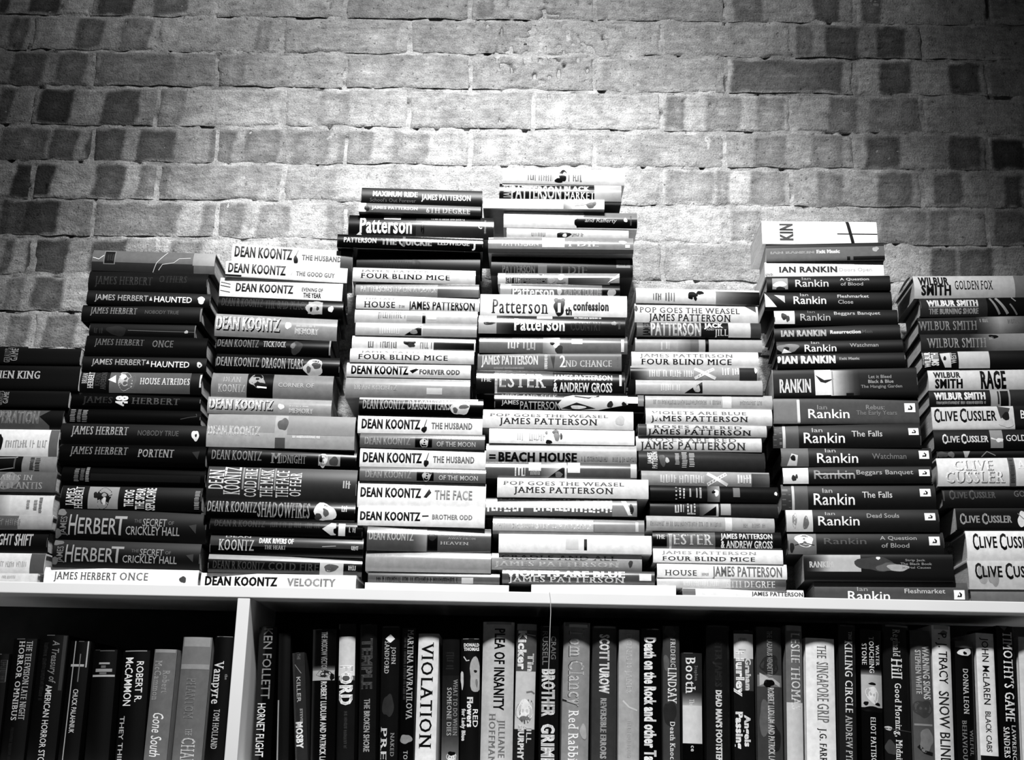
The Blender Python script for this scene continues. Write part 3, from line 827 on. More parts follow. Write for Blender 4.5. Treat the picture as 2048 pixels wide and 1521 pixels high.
STACK_DIVIDER = [
 (2, 318,102, 1335,190, .88,'w','bold black lettering',.0, ('t','DEAN KOONTZ',340,825,.28,.86,.04,'b'), ('o',855,.3,20,.2,.08), ('l',[(872,.85),(845,.35)],.1), ('t','THE HUSBAND',905,1240,.32,.6,.58,'b'), ('r',1232,1335,0,1,.3)),
 (2, 265,245, 1290,335, .88,'w','bold black lettering, black-cornered',.0, ('t','DEAN KOONTZ',285,770,.25,.85,.08,'b'), ('t','THE GOOD GUY',855,1185,.28,.56,.62,'b'), ('r',265,400,0,.1,.05), ('l',[(835,.7),(815,.3)],.7)),
 (2, 215,392, 1250,455, .9,'w','bold lettering and small lines',.0, ('t','DEAN KOONTZ',350,835,.3,.72,.07,'b'), ('t','EVENING OF',905,1085,.45,.64,.22,'b'), ('t','THE YEAR',920,1070,.15,.37,.22,'b'), ('l',[(222,.74),(305,.64)],.08,.0018), ('l',[(222,.56),(305,.48)],.08,.0018), ('l',[(222,.3),(305,.22)],.3,.0012)),
 (2, 200,545, 1255,600, .06,'h','a pale blurred face',.0, ('t','DEAN R KOONTZ',230,575,.4,.88,.28,'r'), ('t','THE BAD PLACE',595,945,.35,.83,.28,'r'), ('r',960,1080,.15,.85,.62), ('o',1015,.5,66,.42,.66), ('o',985,.4,12,.12,.1), ('o',1040,.45,14,.1,.25), ('o',1152,.45,22,.18,.8)),
 (2, 175,690, 1205,748, .58,'h','big raised pale lettering',.0, ('t','DEAN KOONTZ',193,728,.25,.80,.12,'b'), ('t','DEAN KOONTZ',185,720,.3,.85,.85,'b'), ('o',790,.55,25,.17,.85), ('x',860,1020,.5,.6,.76), ('t','MEMORY',850,1050,.2,.45,.84,'b')),
 (2, 180,900, 1150,935, .05,'h','',.0, ('t','DEAN KOONTZ',195,540,.42,.9,.5,'r'), ('t','TICK',580,676,.48,.84,.75,'r'), ('t','TOCK',678,770,.48,.84,.75,'r'), ('o',860,.5,50,.38,.24), ('o',830,.6,18,.2,.45), ('r',1136,1150,.1,1,.55)),
 (2, 180,1035, 1225,1080, .06,'h','a lion-like face near its end',.0, ('t','DEAN KOONTZ',190,545,.33,.82,.62,'r'), ('t','DRAGON TEARS',570,915,.3,.85,.68,'r'), ('o',1005,.4,88,.42,.72), ('o',1030,.5,40,.16,.32), ('o',965,.3,20,.15,.4), ('r',1085,1225,0,.62,.02)),
 (2, 145,1195, 1170,1230, .52,'h','a dark square with a face',.0, ('t','DEAN',245,390,.6,.83,.7,'r'), ('t','KOONTZ',205,430,.2,.5,.8,'r'), ('r',445,665,0,1,.05), ('o',530,.68,64,.3,.62), ('o',560,.5,50,.12,.12), ('l',[(530,.43),(612,.4)],.95,.003), ('t','CORNER OF',710,1010,.45,.62,.72,'s')),
 (2, 110,1400, 1155,1440, .62,'h','raised lettering and pale moon',.0, ('t','DEAN KOONTZ',133,668,.25,.80,.15,'b'), ('t','DEAN KOONTZ',125,660,.3,.85,.88,'b'), ('o',730,.5,26,.17,.88), ('x',800,960,.5,.6,.78), ('t','MEMORY',800,1005,.15,.42,.84,'b')),
 (3, 105,105, 1285,135, .66,'w','a clouded surface and dark streak',.0, ('r',105,645,.45,1,.58), ('r',745,1285,.4,1,.56), ('t','DEAN KOONTZ',115,530,.36,.62,.82,'b'), ('o',710,.72,40,.2,.34), ('r',652,732,0,.3,.36), ('x',790,1010,.3,.38,.92)),
 (3, 105,365, 1295,415, .06,'h','',.0, ('t','DEAN KOONTZ',140,535,.3,.82,.55,'r'), ('t','M',610,690,.2,.75,.55,'r'), ('t','IDNIGHT',690,890,.22,.65,.55,'r'), ('r',990,1165,.15,.75,.55), ('o',1030,.45,34,.35,.85), ('o',1010,.5,14,.2,.1), ('o',1115,.4,40,.22,.3)),
 (3, 105,515, 1300,560, .2,'m','several titles lettered across it',.0, ('v','DEAN',120,236,.3,.87,.85,'r'), ('v','KOONTZ',240,370,.15,.97,.85,'r'), ('v','COLD FIRE',405,500,.1,.93,.82,'r'), ('v','THE MASK',530,630,.1,.93,.82,'r'), ('v','THE FACE',655,755,.1,.9,.82,'r'), ('v','OF FEAR',765,855,.15,.85,.85,'r'), ('r',384,398,.3,.97,.55), ('r',512,524,.3,.97,.55), ('r',638,650,.3,.97,.55), ('x',1190,1250,.4,.65,.7)),
 (3, 85,785, 1285,830, .05,'h','tall lettering and pale flame',.0, ('t','DEAN R KOONTZ',105,495,.35,.9,.66,'r'), ('t','SHADOWFIRES',505,920,.15,.93,.62,'r'), ('o',1040,.5,90,.45,.85), ('o',1050,.45,22,.2,.4), ('o',990,.25,30,.15,.3), ('x',1175,1225,.5,.85,.75)),
 (3, 120,945, 1345,985, .06,'h','a pale pointed mark',.0, ('t','DEAN R KOONTZ',160,560,.5,.93,.3,'r'), ('x',590,1000,.5,.9,.24), ('p',[(1020,.5),(1090,.93),(1130,.9),(1130,.12),(1090,.1)],.78), ('o',1130,.4,20,.2,.05), ('r',1150,1205,.08,.9,.85), ('x',1235,1290,.3,.7,.65)),
 (3, 125,1070, 1350,1110, .26,'h','two-line lettering, grey above black',.0, ('r',125,1350,0,.42,.04), ('t','KOONTZ',195,475,.2,.75,.8,'r'), ('t','DEAN',245,445,.85,.96,.72,'s'), ('t','DARK RIVERS OF',515,790,.6,.86,.95,'b'), ('t','THE HEART',560,730,.3,.5,.72,'r'), ('l',[(1020,.5),(1130,.55)],.6), ('x',1255,1310,.35,.6,.75)),
 (3, 110,1225, 1340,1275, .07,'h','pale-backed photograph near its end',.0, ('r',110,1340,.7,.97,.62), ('t','DEAN R KOONTZ',150,560,.2,.62,.3,'r'), ('t','COLD FIRE',590,990,.2,.62,.3,'r'), ('r',1000,1190,.05,.72,.72), ('o',1090,.42,60,.2,.36), ('x',1230,1290,.3,.6,.7)),
 (3, 50,1385, 1290,1405, .92,'w','',.0, ('t','DEAN KOONTZ',85,665,.22,.76,.1,'b'), ('t','VELOCITY',740,1130,.25,.72,.78,'b')),
]

STACK_SECOND = [
 (4, 235,85, 1130,115, .06,'m','title beside a school-style subtitle',-.012, ('t','MAXIMUM RIDE',320,650,.42,.75,.88,'b'), ('t',"School's Out Forever",300,640,.1,.3,.4,'s'), ('t','JAMES PATTERSON',680,1045,.28,.62,.92,'c')),
 (4, 215,200, 1120,235, .38,'m','',-.01, ('r',215,268,0,1,.85), ('o',275,.4,18,.3,.12), ('t','JAMES PATTERSON',310,650,.32,.64,.92,'c'), ('t','6TH DEGREE',715,1040,.1,.65,.8,'r'), ('r',1040,1120,0,.5,.1)),
 (4, 140,285, 1215,310, .16,'h','large white lettering',-.004, ('r',140,232,0,1,.10), ('p',[(200,.05),(240,.05),(230,.2)],.9), ('t','Patterson',225,610,.15,.85,.97,'c'), ('r',400,525,.78,.97,.92), ('r',640,1215,0,1,.24,.17), ('o',690,.35,14,.3,.02), ('x',750,1000,.8,.9,.75), ('t','C',1100,1130,.4,.7,.85,'s'), ('y',1145,1160,.2,.85,.6)),
 (4, 55,430, 1135,470, .05,'h','three names along a dark spine',-.004, ('t','PATTERSON',105,345,.33,.72,.85,'c'), ('t','THE QUICKIE',380,755,.25,.7,.66,'b'), ('r',540,560,.2,.95,.4), ('t','LEDWIDGE',800,1035,.33,.65,.75,'c'), ('t','J',1055,1080,.2,.7,.85,'c')),
 (4, 200,572, 1115,588, .07,'m','a nearly invisible print',.022, ('x',400,590,.2,.6,.12), ('o',640,.35,40,.3,.02)),
 (4, 170,678, 1080,708, .82,'h','dark wide lettering',.0, ('t','JAMES PATTERSON',230,900,.66,.82,.56,'r'), ('t','FOUR BLIND MICE',230,890,.22,.55,.10,'r')),
 (4, 190,797, 1105,808, .56,'h','grey print and a darker end',.0, ('t','PATTERSON',230,440,.28,.72,.82,'c'), ('t','STEP ON A CRACK',445,795,.28,.72,.78,'c'), ('r',800,1105,0,1,.36,.52)),
 (4, 195,885, 1110,912, .85,'h','',.0, ('t','THE LAKE',260,485,.66,.8,.66,'r'), ('t','HOUSE',255,485,.1,.5,.2,'r'), ('x',515,555,.1,.3,.5), ('t','JAMES PATTERSON',585,1075,.06,.62,.34,'c')),
 (4, 185,990, 1095,1010, .74,'h','a small black bar mid-spine',.0, ('x',360,560,.3,.8,.62), ('r',570,680,.2,.8,.66), ('r',686,710,.05,.75,.08), ('r',722,790,.3,.8,.84)),
 (4, 190,1090, 1090,1108, .72,'h','a dark triangular picture',.0, ('x',370,520,.1,.7,.82), ('p',[(555,.05),(680,.82),(680,.05)],.1), ('o',625,.3,24,.2,.55), ('r',690,1090,0,1,.62)),
 (4, 165,1187, 1080,1208, .84,'h','a black block at its end',.0, ('x',285,350,.1,.6,.5), ('x',375,500,.1,.6,.56), ('o',590,.55,42,.22,.08), ('o',605,.35,25,.15,.25), ('x',670,760,.1,.6,.66), ('r',770,1070,.05,.75,.24,.06)),
 (4, 150,1283, 1070,1303, .84,'h','wide dark lettering',.0, ('t','JAMES PATTERSON',230,880,.68,.82,.66,'r'), ('t','FOUR BLIND MICE',210,875,.2,.55,.2,'r')),
 (4, 125,1388, 1045,1405, .88,'h','bold lettering and tiny black bird',.0, ('t','DEAN KOONTZ',160,585,.2,.75,.05,'b'), ('p',[(592,.45),(640,.62),(660,.55),(615,.28)],.06), ('t','FOREVER ODD',665,965,.25,.55,.56,'b')),
 (5, 5,105, 810,120, .58,'h','',.0, ('t','DEAN KOONTZ',65,340,.36,.6,.76,'c'), ('r',530,630,.2,.5,.78)),
 (5, 92,238, 895,252, .06,'h','a lion-like face near its end',.0, ('r',92,860,.86,1,.8), ('t','DEAN KOONTZ',118,388,.3,.84,.68,'r'), ('t','DRAGON TEARS',408,680,.3,.86,.72,'r'), ('o',748,.43,58,.42,.8), ('o',770,.5,30,.14,.4), ('o',715,.3,16,.15,.4), ('r',810,895,0,.84,.03)),
 (5, 85,352, 890,368, .9,'w','black lettering and a hanging drop',.0, ('t','DEAN KOONTZ',110,490,.26,.75,.05,'b'), ('o',515,.25,18,.15,.08), ('l',[(530,.8),(512,.3)],.1), ('t','THE HUSBAND',560,825,.3,.62,.66,'b')),
 (5, 98,468, 905,482, .42,'h','a black panel with pale face',.0, ('t','DEAN KOONTZ',130,425,.2,.7,.68,'c'), ('r',455,565,.08,.8,.05), ('o',515,.4,25,.36,.8), ('t','BY THE LIGHT',595,840,.6,.76,.66,'s'), ('t','OF THE MOON',595,845,.14,.45,.8,'s')),
 (5, 98,567, 912,586, .9,'w','bold black lettering, drop-marked',.0, ('t','DEAN KOONTZ',118,500,.26,.75,.06,'b'), ('o',527,.25,18,.15,.1), ('l',[(542,.8),(524,.3)],.1), ('t','THE HUSBAND',570,838,.3,.62,.66,'b')),
 (5, 96,685, 912,705, .44,'h','a dark panel mid-spine',.0, ('t','DEAN KOONTZ',135,430,.2,.7,.7,'c'), ('r',465,575,.08,.8,.05), ('o',530,.4,28,.36,.72), ('t','BY THE LIGHT',600,850,.6,.76,.66,'s'), ('t','OF THE MOON',608,860,.14,.45,.85,'s')),
 (5, 85,782, 912,803, .94,'w','dark lettering and small bird',.0, ('t','DEAN KOONTZ',103,495,.4,.75,.12,'b'), ('p',[(510,.42),(545,.75),(560,.6),(530,.4)],.15), ('t','THE FACE',580,825,.36,.7,.82,'b')),
 (5, 85,950, 905,967, .92,'w','bold lettering and a dash',.0, ('t','DEAN KOONTZ',100,490,.3,.74,.08,'b'), ('l',[(500,.55),(542,.57)],.15,.0025), ('t','BROTHER ODD',565,825,.4,.65,.74,'b')),
 (5, 145,1068, 945,1095, .36,'h','',.0, ('r',440,530,0,1,.36,.6), ('t','DEAN KOONTZ',158,445,.42,.75,.76,'c'), ('r',535,600,.05,.85,.07), ('o',565,.6,25,.15,.2), ('t','ONE DOOR',618,830,.68,.78,.66,'r'), ('t','AWAY FROM',665,845,.52,.6,.66,'r'), ('t','HEAVEN',618,800,.3,.42,.8,'r')),
 (5, 135,1235, 945,1250, .6,'h','a plain rounded spine',.0, ('x',150,380,.75,.85,.5)),
 (5, 150,1370, 1000,1385, .36,'h','',.006, ('x',195,740,.15,.6,.12), ('r',755,830,.1,.62,.74)),
 (5, 130,1440, 1060,1460, .9,'w','a thin plain spine',.0),
]

STACK_TALLEST = [
 (6, 275,55, 1305,75, .84,'h','dark figure in the middle',-.004, ('x',490,555,.15,.6,.56), ('x',580,700,.15,.6,.68), ('o',785,.52,36,.34,.12), ('o',750,.2,30,.14,.12), ('o',800,.6,14,.14,.6), ('x',830,945,.15,.6,.62)),
 (6, 248,190, 1280,205, .13,'h','big narrow lettering, pale end',-.008, ('r',1050,1280,0,1,.7,.62), ('v','JAMES',285,345,.1,.9,.62,'c'), ('t','PATTERSON',350,770,.08,.83,.85,'c'), ('t','BLACK',795,1010,.56,.85,.85,'b'), ('t','MARKET',795,1050,.08,.48,.95,'r')),
 (6, 112,325, 1135,332, .84,'w','a small sketch near its end',-.014, ('r',790,860,0,1,.55,.78), ('l',[(885,.45),(985,.6)],.5,.0008), ('l',[(885,.3),(985,.45)],.5,.0008), ('l',[(885,.6),(985,.75)],.5,.0008), ('o',1020,.4,38,.28,.36), ('o',1050,.55,18,.2,.25)),
 (6, 285,425, 1412,442, .86,'h','dark cloud shape and script',.0, ('r',900,1412,.05,.55,.05), ('o',905,.3,22,.24,.05), ('r',960,1412,.55,1,.48), ('o',900,.75,60,.2,.7), ('t','and Rafferty',970,1240,.35,.58,.8,'i'), ('o',1312,.5,16,.12,.9), ('y',1350,1365,.2,.8,.5)),
 (6, 310,568, 1340,588, .76,'h','a half-hidden dark picture',.004, ('x',520,640,.15,.65,.62), ('o',790,.35,60,.3,.14), ('o',800,.3,20,.15,.8), ('x',860,965,.2,.6,.54)),
 (6, 155,645, 1380,650, .52,'h','pale lettering and picture block',-.004, ('r',155,1380,0,.2,.28), ('t','PATTERSON',270,580,.36,.72,.82,'c'), ('r',610,800,.3,.98,.78), ('l',[(630,.7),(700,.62),(760,.6)],.1,.0008), ('t','I DIE',830,1085,.36,.7,.88,'r'), ('o',1290,.65,30,.13,.88), ('r',1310,1350,.3,.5,.8)),  # dark lower strip paints the shadow of the gap beneath into the jacket
 (6, 180,812, 1375,828, .10,'m','a small price tag at its end',.018, ('r',180,1230,.62,.68,.35), ('t','PATTERSON',275,550,.12,.5,.42,'c'), ('r',575,650,.12,.55,.4), ('t','I DIE',760,990,.1,.5,.38,'r'), ('r',1235,1352,.45,.93,.55), ('x',1255,1325,.55,.7,.1), ('r',1352,1375,0,1,.03)),  # jacket and lettering coloured darker for the shadow this book lies in
 (6, 235,955, 1262,950, .55,'h','a torn pale-edged jacket',.004, ('r',235,300,0,1,.74), ('r',300,420,.0,.6,.2), ('x',300,420,.1,.6,.7), ('r',425,655,.05,.8,.4), ('x',430,650,.1,.85,.08), ('o',690,.4,35,.3,.6), ('o',768,.62,30,.26,.92), ('o',770,.2,35,.14,.5), ('r',830,1180,0,.7,.22,.42), ('p',[(1160,.1),(1262,.97),(1262,.6)],.92), ('r',1180,1262,0,.1,.1)),
 (6, 255,1040, 1265,1052, .42,'h','a disc and partly hidden lettering',.004, ('r',255,350,0,1,.62), ('t','Patterson',360,710,-.05,.72,.92,'c'), ('o',755,.4,20,.3,.72), ('r',1115,1265,0,1,.08), ('t','RUN FOR YOUR LIFE',795,1110,.06,.6,.68,'c'), ('o',1195,.3,35,.3,.62)),
 (6, 88,1130, 1325,1145, .85,'w','a large figure eight',-.006, ('t','Patterson',185,660,.1,.76,.14,'r'), ('o',755,.42,50,.36,.03), ('o',725,.75,18,.1,.06), ('o',785,.75,18,.1,.06), ('r',742,766,.16,.6,.85), ('t','th',805,860,.08,.4,.08,'b'), ('t','confession',870,1170,.28,.68,.12,'b')),
 (6, 72,1305, 1310,1320, .15,'h','large white narrow lettering',-.004, ('r',72,240,0,1,.68), ('o',170,.62,52,.22,.1), ('r',225,360,0,1,.35,.15), ('t','Patterson',375,800,.18,.82,.97,'c'), ('r',565,695,.82,.98,.9), ('x',880,1110,.85,.96,.85), ('t','COUNTRY',850,1110,.2,.65,.27,'c'), ('o',1215,.6,20,.12,.5), ('y',1250,1270,.3,.7,.4)),
 (7, 95,150, 1595,160, .44,'h','white-blossom picture mid-spine',.0, ('x',385,500,.2,.75,.8), ('x',540,700,.15,.8,.7), ('r',740,910,0,.9,.55,.85), ('o',870,.45,30,.17,.97), ('o',835,.52,22,.1,.08), ('o',905,.2,40,.2,.3), ('r',1030,1140,.5,.8,.88), ('r',1530,1560,.1,.8,.85)),
 (7, 78,345, 1535,335, .37,'f','pale lettering with numeral two',.004, ('t','JAMES PATTERSON',118,690,.36,.86,.9,'c'), ('x',245,560,.08,.22,.56), ('p',[(810,1),(868,1),(850,.1)],.05), ('y',755,790,.1,.95,.85), ('t','2',912,970,.2,.87,.95,'r'), ('t','ND CHANCE',970,1435,.22,.6,.78,'r'), ('y',1485,1505,.3,.8,.5)),
 (7, 65,500, 1570,520, .12,'h','two white lines at one end',-.002, ('r',250,860,0,.32,.36,.2), ('r',250,840,.32,.95,.42,.3), ('t','THE',105,215,.46,.65,.85,'c'), ('t','J',232,290,.05,.85,.85,'r'), ('t','ESTER',300,770,.24,.84,.85,'r'), ('t','JAMES PATTERSON',850,1440,.58,.82,.88,'c'), ('t','& ANDREW GROSS',845,1440,.1,.46,.98,'c'), ('r',1512,1535,.35,.85,.85)),
 (7, 248,735, 1762,755, .06,'h','a staring eye on its spine',.0, ('t','HIDE AND SEEK',320,890,.68,.93,.62,'r'), ('t','JAMES',320,495,.3,.54,.72,'s'), ('t','PATTERSON',510,915,.06,.48,.66,'s'), ('p',[(890,.35),(960,.8),(1040,.92),(1600,.92),(1600,.38),(1300,.06),(930,.06)],.78), ('p',[(925,.12),(1080,.46),(1275,.14),(1080,.04)],.18), ('o',1095,.2,70,.11,.85), ('l',[(1060,.85),(1200,.74),(1310,.88)],.08,.003), ('o',1420,.38,30,.18,.2), ('o',1560,.4,25,.12,.15), ('r',1590,1700,.45,.86,.9), ('r',1700,1762,.3,.98,.5)),
 (7, 130,905, 1655,930, .84,'w','two-line dark lettering',-.004, ('t','POP GOES THE WEASEL',200,1400,.62,.78,.55,'r'), ('t','JAMES PATTERSON',300,1290,.22,.54,.18,'r'), ('o',1520,.5,50,.25,.74)),
 (7, 195,1095, 1665,1120, .95,'w','a dancing dark figure',.0, ('o',870,.76,36,.2,.14), ('o',880,.48,28,.3,.56), ('o',800,.12,36,.12,.12), ('o',925,.5,13,.2,.3), ('o',775,.75,14,.12,.5), ('x',480,560,.2,.7,.88), ('x',600,760,.2,.7,.88)),
 (7, 165,1250, 1688,1270, .7,'h','cut-off bold dark lettering',.0, ('l',[(195,.34),(262,.34)],.1,.003), ('l',[(195,.2),(262,.2)],.1,.003), ('t','BEACH HOUSE',290,1085,.05,.5,.14,'b'), ('x',1130,1400,.1,.35,.52), ('x',1430,1680,.1,.35,.56)),
 (8, 55,120, 1588,130, .36,'h','a pale mountain-like picture',.0, ('x',355,460,.1,.75,.85), ('r',495,620,.45,1,.85), ('x',500,620,.2,.45,.7), ('r',620,880,0,1,.4,.85), ('p',[(690,.05),(860,.78),(860,.05)],.16), ('o',800,.25,40,.15,.5), ('r',890,1015,.35,1,.9), ('r',1525,1588,.1,.95,.76)),
 (8, 175,280, 1706,300, .86,'w','two dark lines of lettering',-.004, ('t','POP GOES THE WEASEL',235,1460,.62,.82,.55,'r'), ('t','JAMES PATTERSON',345,1350,.22,.52,.24,'r')),
 (8, 55,485, 1590,495, .42,'h','crowded white blurred print',.0, ('r',60,1340,.5,.93,.85), ('x',75,1340,.3,.98,.97), ('r',1340,1590,.1,.9,.56), ('p',[(1430,.9),(1480,.9),(1540,.2),(1500,.2)],.92), ('o',1535,.5,20,.25,.2), ('r',55,1590,0,.14,.1)),  # dark bottom strip colours in the shaded gap below this book
 (8, 130,690, 1665,710, .52,'h','faint blocks of lettering',.0, ('r',130,1150,.2,.95,.74), ('t','PATTERSON',140,550,.35,.85,.86,'c'), ('t','STEP ON A CRACK',565,1150,.35,.85,.92,'c'), ('r',1160,1665,.2,.95,.58), ('r',1575,1605,.25,.85,.8)),
 (8, 190,850, 1738,870, .92,'w','one small black bar',-.004, ('r',1055,1085,.15,.76,.08), ('r',870,1000,.2,.8,.82), ('o',1070,.5,12,.2,.25)),
 (8, 118,1045, 1640,1065, .62,'h','two wide lines of lettering',.0, ('t','CRADLE AND ALL',215,1390,.62,.9,.25,'r'), ('t','JAMES PATTERSON',150,1410,.22,.5,.82,'r'), ('o',1525,.45,22,.2,.3)),
 (8, 225,1215, 1770,1232, .32,'h','worn white capitals',.0, ('t','VIOLETS ARE BLUE',265,1470,.52,.95,.97,'b'), ('t','JAMES PATTERSON',280,1460,.1,.48,.16,'r'), ('t','JAMES PATTERSON',290,1465,.12,.5,.85,'r'), ('r',1615,1735,.3,.8,.9)),
 (8, 520,1362, 1985,1375, .92,'w','a plain spine, at the bottom',.0),
]

STACK_SHORT = [
 (9, 103,68, 1275,95, .84,'h','a flock of dark spots',.0, ('x',265,345,.15,.65,.54), ('x',380,470,.1,.7,.6), ('o',640,.58,42,.2,.08), ('o',710,.72,32,.15,.08), ('o',620,.4,25,.12,.1), ('o',665,.32,16,.12,.15), ('r',860,1275,0,.85,.55,.07)),
 (9, 90,218, 1260,240, .8,'m','two dark lines, torn corner',.0, ('t','POP GOES THE WEASEL',135,1085,.5,.8,.24,'r'), ('t','JAMES PATTERSON',225,1000,.1,.44,.14,'r'), ('o',105,.7,16,.15,.06), ('p',[(1130,.98),(1240,.98),(1240,.6)],.3)),
 (9, 110,395, 1290,405, .38,'h','tall pale lettering on grey',.0, ('r',720,980,0,1,.14), ('v','JAMES',170,235,.05,.95,.12,'c'), ('t','PATTERSON',245,720,.08,.95,.84,'c'), ('t','JACK',750,930,.62,.95,.9,'b'), ('t','AND',770,845,.42,.57,.75,'r'), ('t','JILL',850,975,.08,.5,.88,'r'), ('r',980,1190,0,1,.74), ('r',1195,1290,0,1,.28)),
 (9, 95,545, 1300,552, .64,'h','one narrow black band',.0, ('x',340,420,.1,.7,.76), ('r',500,620,0,1,.62,.46), ('r',620,700,0,1,.42), ('r',762,795,0,1,.05), ('r',795,1300,0,1,.66)),
 (9, 60,678, 1265,680, .88,'h','wide dark lettering',.0, ('t','JAMES PATTERSON',140,1025,.6,.83,.62,'r'), ('t','FOUR BLIND MICE',150,1010,.14,.48,.1,'r')),
 (9, 50,815, 1265,820, .64,'h','a large pale cross',.0, ('r',50,230,0,.85,.06,.64), ('x',230,650,.15,.7,.84), ('l',[(660,.08),(845,.8)],.95,.006), ('l',[(660,.8),(860,.08)],.95,.006), ('x',900,1080,.3,.9,.86), ('r',1085,1250,0,.9,.24), ('o',1240,.7,14,.2,.95)),
 (9, 100,945, 1305,950, .7,'h','a dark wedge-shaped picture',.0, ('x',340,520,.2,.7,.8), ('p',[(565,.08),(735,.85),(735,.08)],.14), ('o',680,.4,34,.25,.7), ('r',740,1305,0,1,.68)),
 (9, 190,1090, 1398,1095, .7,'h','faint print and pale gap',.0, ('x',270,910,.3,.62,.52), ('r',925,1010,.1,.95,.86), ('x',1090,1300,.3,.6,.56)),
 (9, 195,1215, 1395,1225, .86,'h','two faint lines of lettering',.0, ('t','VIOLETS ARE BLUE',245,1150,.6,.8,.62,'r'), ('t','JAMES PATTERSON',245,1165,.2,.5,.36,'r'), ('o',300,.48,30,.28,.9)),
 (9, 125,1365, 1345,1385, .76,'h','dark wide lettering, shaded end',.0, ('r',125,205,0,1,.3), ('t','ROSES ARE RED',270,1110,.62,.9,.5,'r'), ('t','JAMES PATTERSON',215,1195,.12,.54,.18,'r')),
 (10, 52,55, 1175,65, .82,'h','dark lettering and blank end',.0, ('t','ROSES ARE RED',150,950,.62,.9,.62,'r'), ('t','JAMES PATTERSON',90,1030,.12,.6,.3,'r')),
 (10, 75,180, 1205,200, .23,'h','tiny ornate words across it',.0, ('v','JAMES',155,195,.3,.9,.85,'c'), ('v','PATTERSON',198,242,.1,.95,.9,'c'), ('o',290,.5,30,.3,.4), ('o',330,.5,18,.13,.75), ('y',400,440,.3,.9,.76), ('y',460,510,.15,.95,.72), ('y',525,575,.2,.95,.8)),
 (10, 100,360, 1245,380, .64,'h','a pale cross and grey end',.0, ('x',270,660,.15,.75,.82), ('l',[(690,.1),(860,.85)],.95,.006), ('l',[(690,.85),(870,.08)],.95,.006), ('x',960,1080,.2,.85,.86), ('r',1085,1245,0,.9,.32,.42)),
 (10, 178,490, 1325,510, .13,'h','a white dot and small picture',.0, ('x',405,490,.1,.9,.8), ('x',530,650,.2,.9,.66), ('r',690,800,0,1,.32,.62), ('o',770,.55,22,.2,.97), ('o',745,.6,16,.1,.05), ('r',920,980,.3,.9,.5), ('o',1300,.55,12,.13,.95)),
 (10, 178,640, 1325,655, .22,'h','a triangle picture and pale block',.0, ('x',400,480,.2,.85,.78), ('x',510,600,.1,.9,.76), ('r',620,790,0,1,.32,.8), ('p',[(650,.05),(770,.72),(770,.05)],.1), ('r',810,900,.1,.95,.7)),
 (10, 145,765, 1290,785, .7,'h','faint grey lettering',.0, ('x',180,820,.3,.62,.54), ('r',850,910,.05,.97,.88), ('x',1010,1220,.3,.58,.58)),
 (10, 200,905, 1350,915, .42,'h','a black square, white capitals',.0, ('r',200,328,.08,.88,.05), ('r',760,1280,0,1,.14), ('t','THE',230,310,.55,.8,.88,'c'), ('t','J',330,380,.1,.86,.78,'r'), ('t','ESTER',390,740,.25,.84,.8,'r'), ('t','JAMES PATTERSON',810,1270,.6,.9,.95,'c'), ('t','& ANDREW GROSS',810,1270,.1,.48,.98,'c'), ('r',1280,1350,0,1,.1)),
 (10, 205,1062, 1365,1075, .92,'w','wide dark lettering',.0, ('t','JAMES PATTERSON',285,1130,.62,.84,.8,'r'), ('t','FOUR BLIND MICE',285,1115,.15,.44,.28,'r')),
 (10, 240,1190, 1400,1205, .9,'w','faint grey lettering',.0, ('t','HOUSE',310,595,.15,.52,.5,'r'), ('x',640,700,.15,.35,.6), ('t','JAMES PATTERSON',735,1355,.15,.8,.68,'c')),
 (10, 240,1325, 1392,1335, .78,'h','grey end with pale lettering',.0, ('r',900,1392,0,1,.6,.3), ('x',480,790,.2,.8,.85), ('t','6TH DEGREE',860,1295,.12,.78,.85,'r')),
 (10, 470,1415, 1552,1435, .86,'h','pale lettering, bottom of all',.0, ('r',470,585,.3,.95,.45), ('t','JAMES PATTERSON',1085,1545,.35,.75,.5,'c')),
]

def rankin(i0, i1, r0, r1, vi, vr, g):
    return [('t','Ian',i0,i1,vi[0],vi[1],g*.7,'s'), ('t','Rankin',r0,r1,vr[0],vr[1],g,'s')]

def publisher(x0, x1, v0, v1):
    m = (x0 + x1) / 2; w = x1 - x0
    return [('r',x0,x1,v0,v1,.92), ('p',[(m-.22*w,v0+.25*(v1-v0)),(m+.05*w,v0+.8*(v1-v0)),(m+.25*w,v0+.55*(v1-v0)),(m+.2*w,v0+.25*(v1-v0))],.06), ('o',m,v0+.5*(v1-v0),.08*w,.12*(v1-v0),.9)]

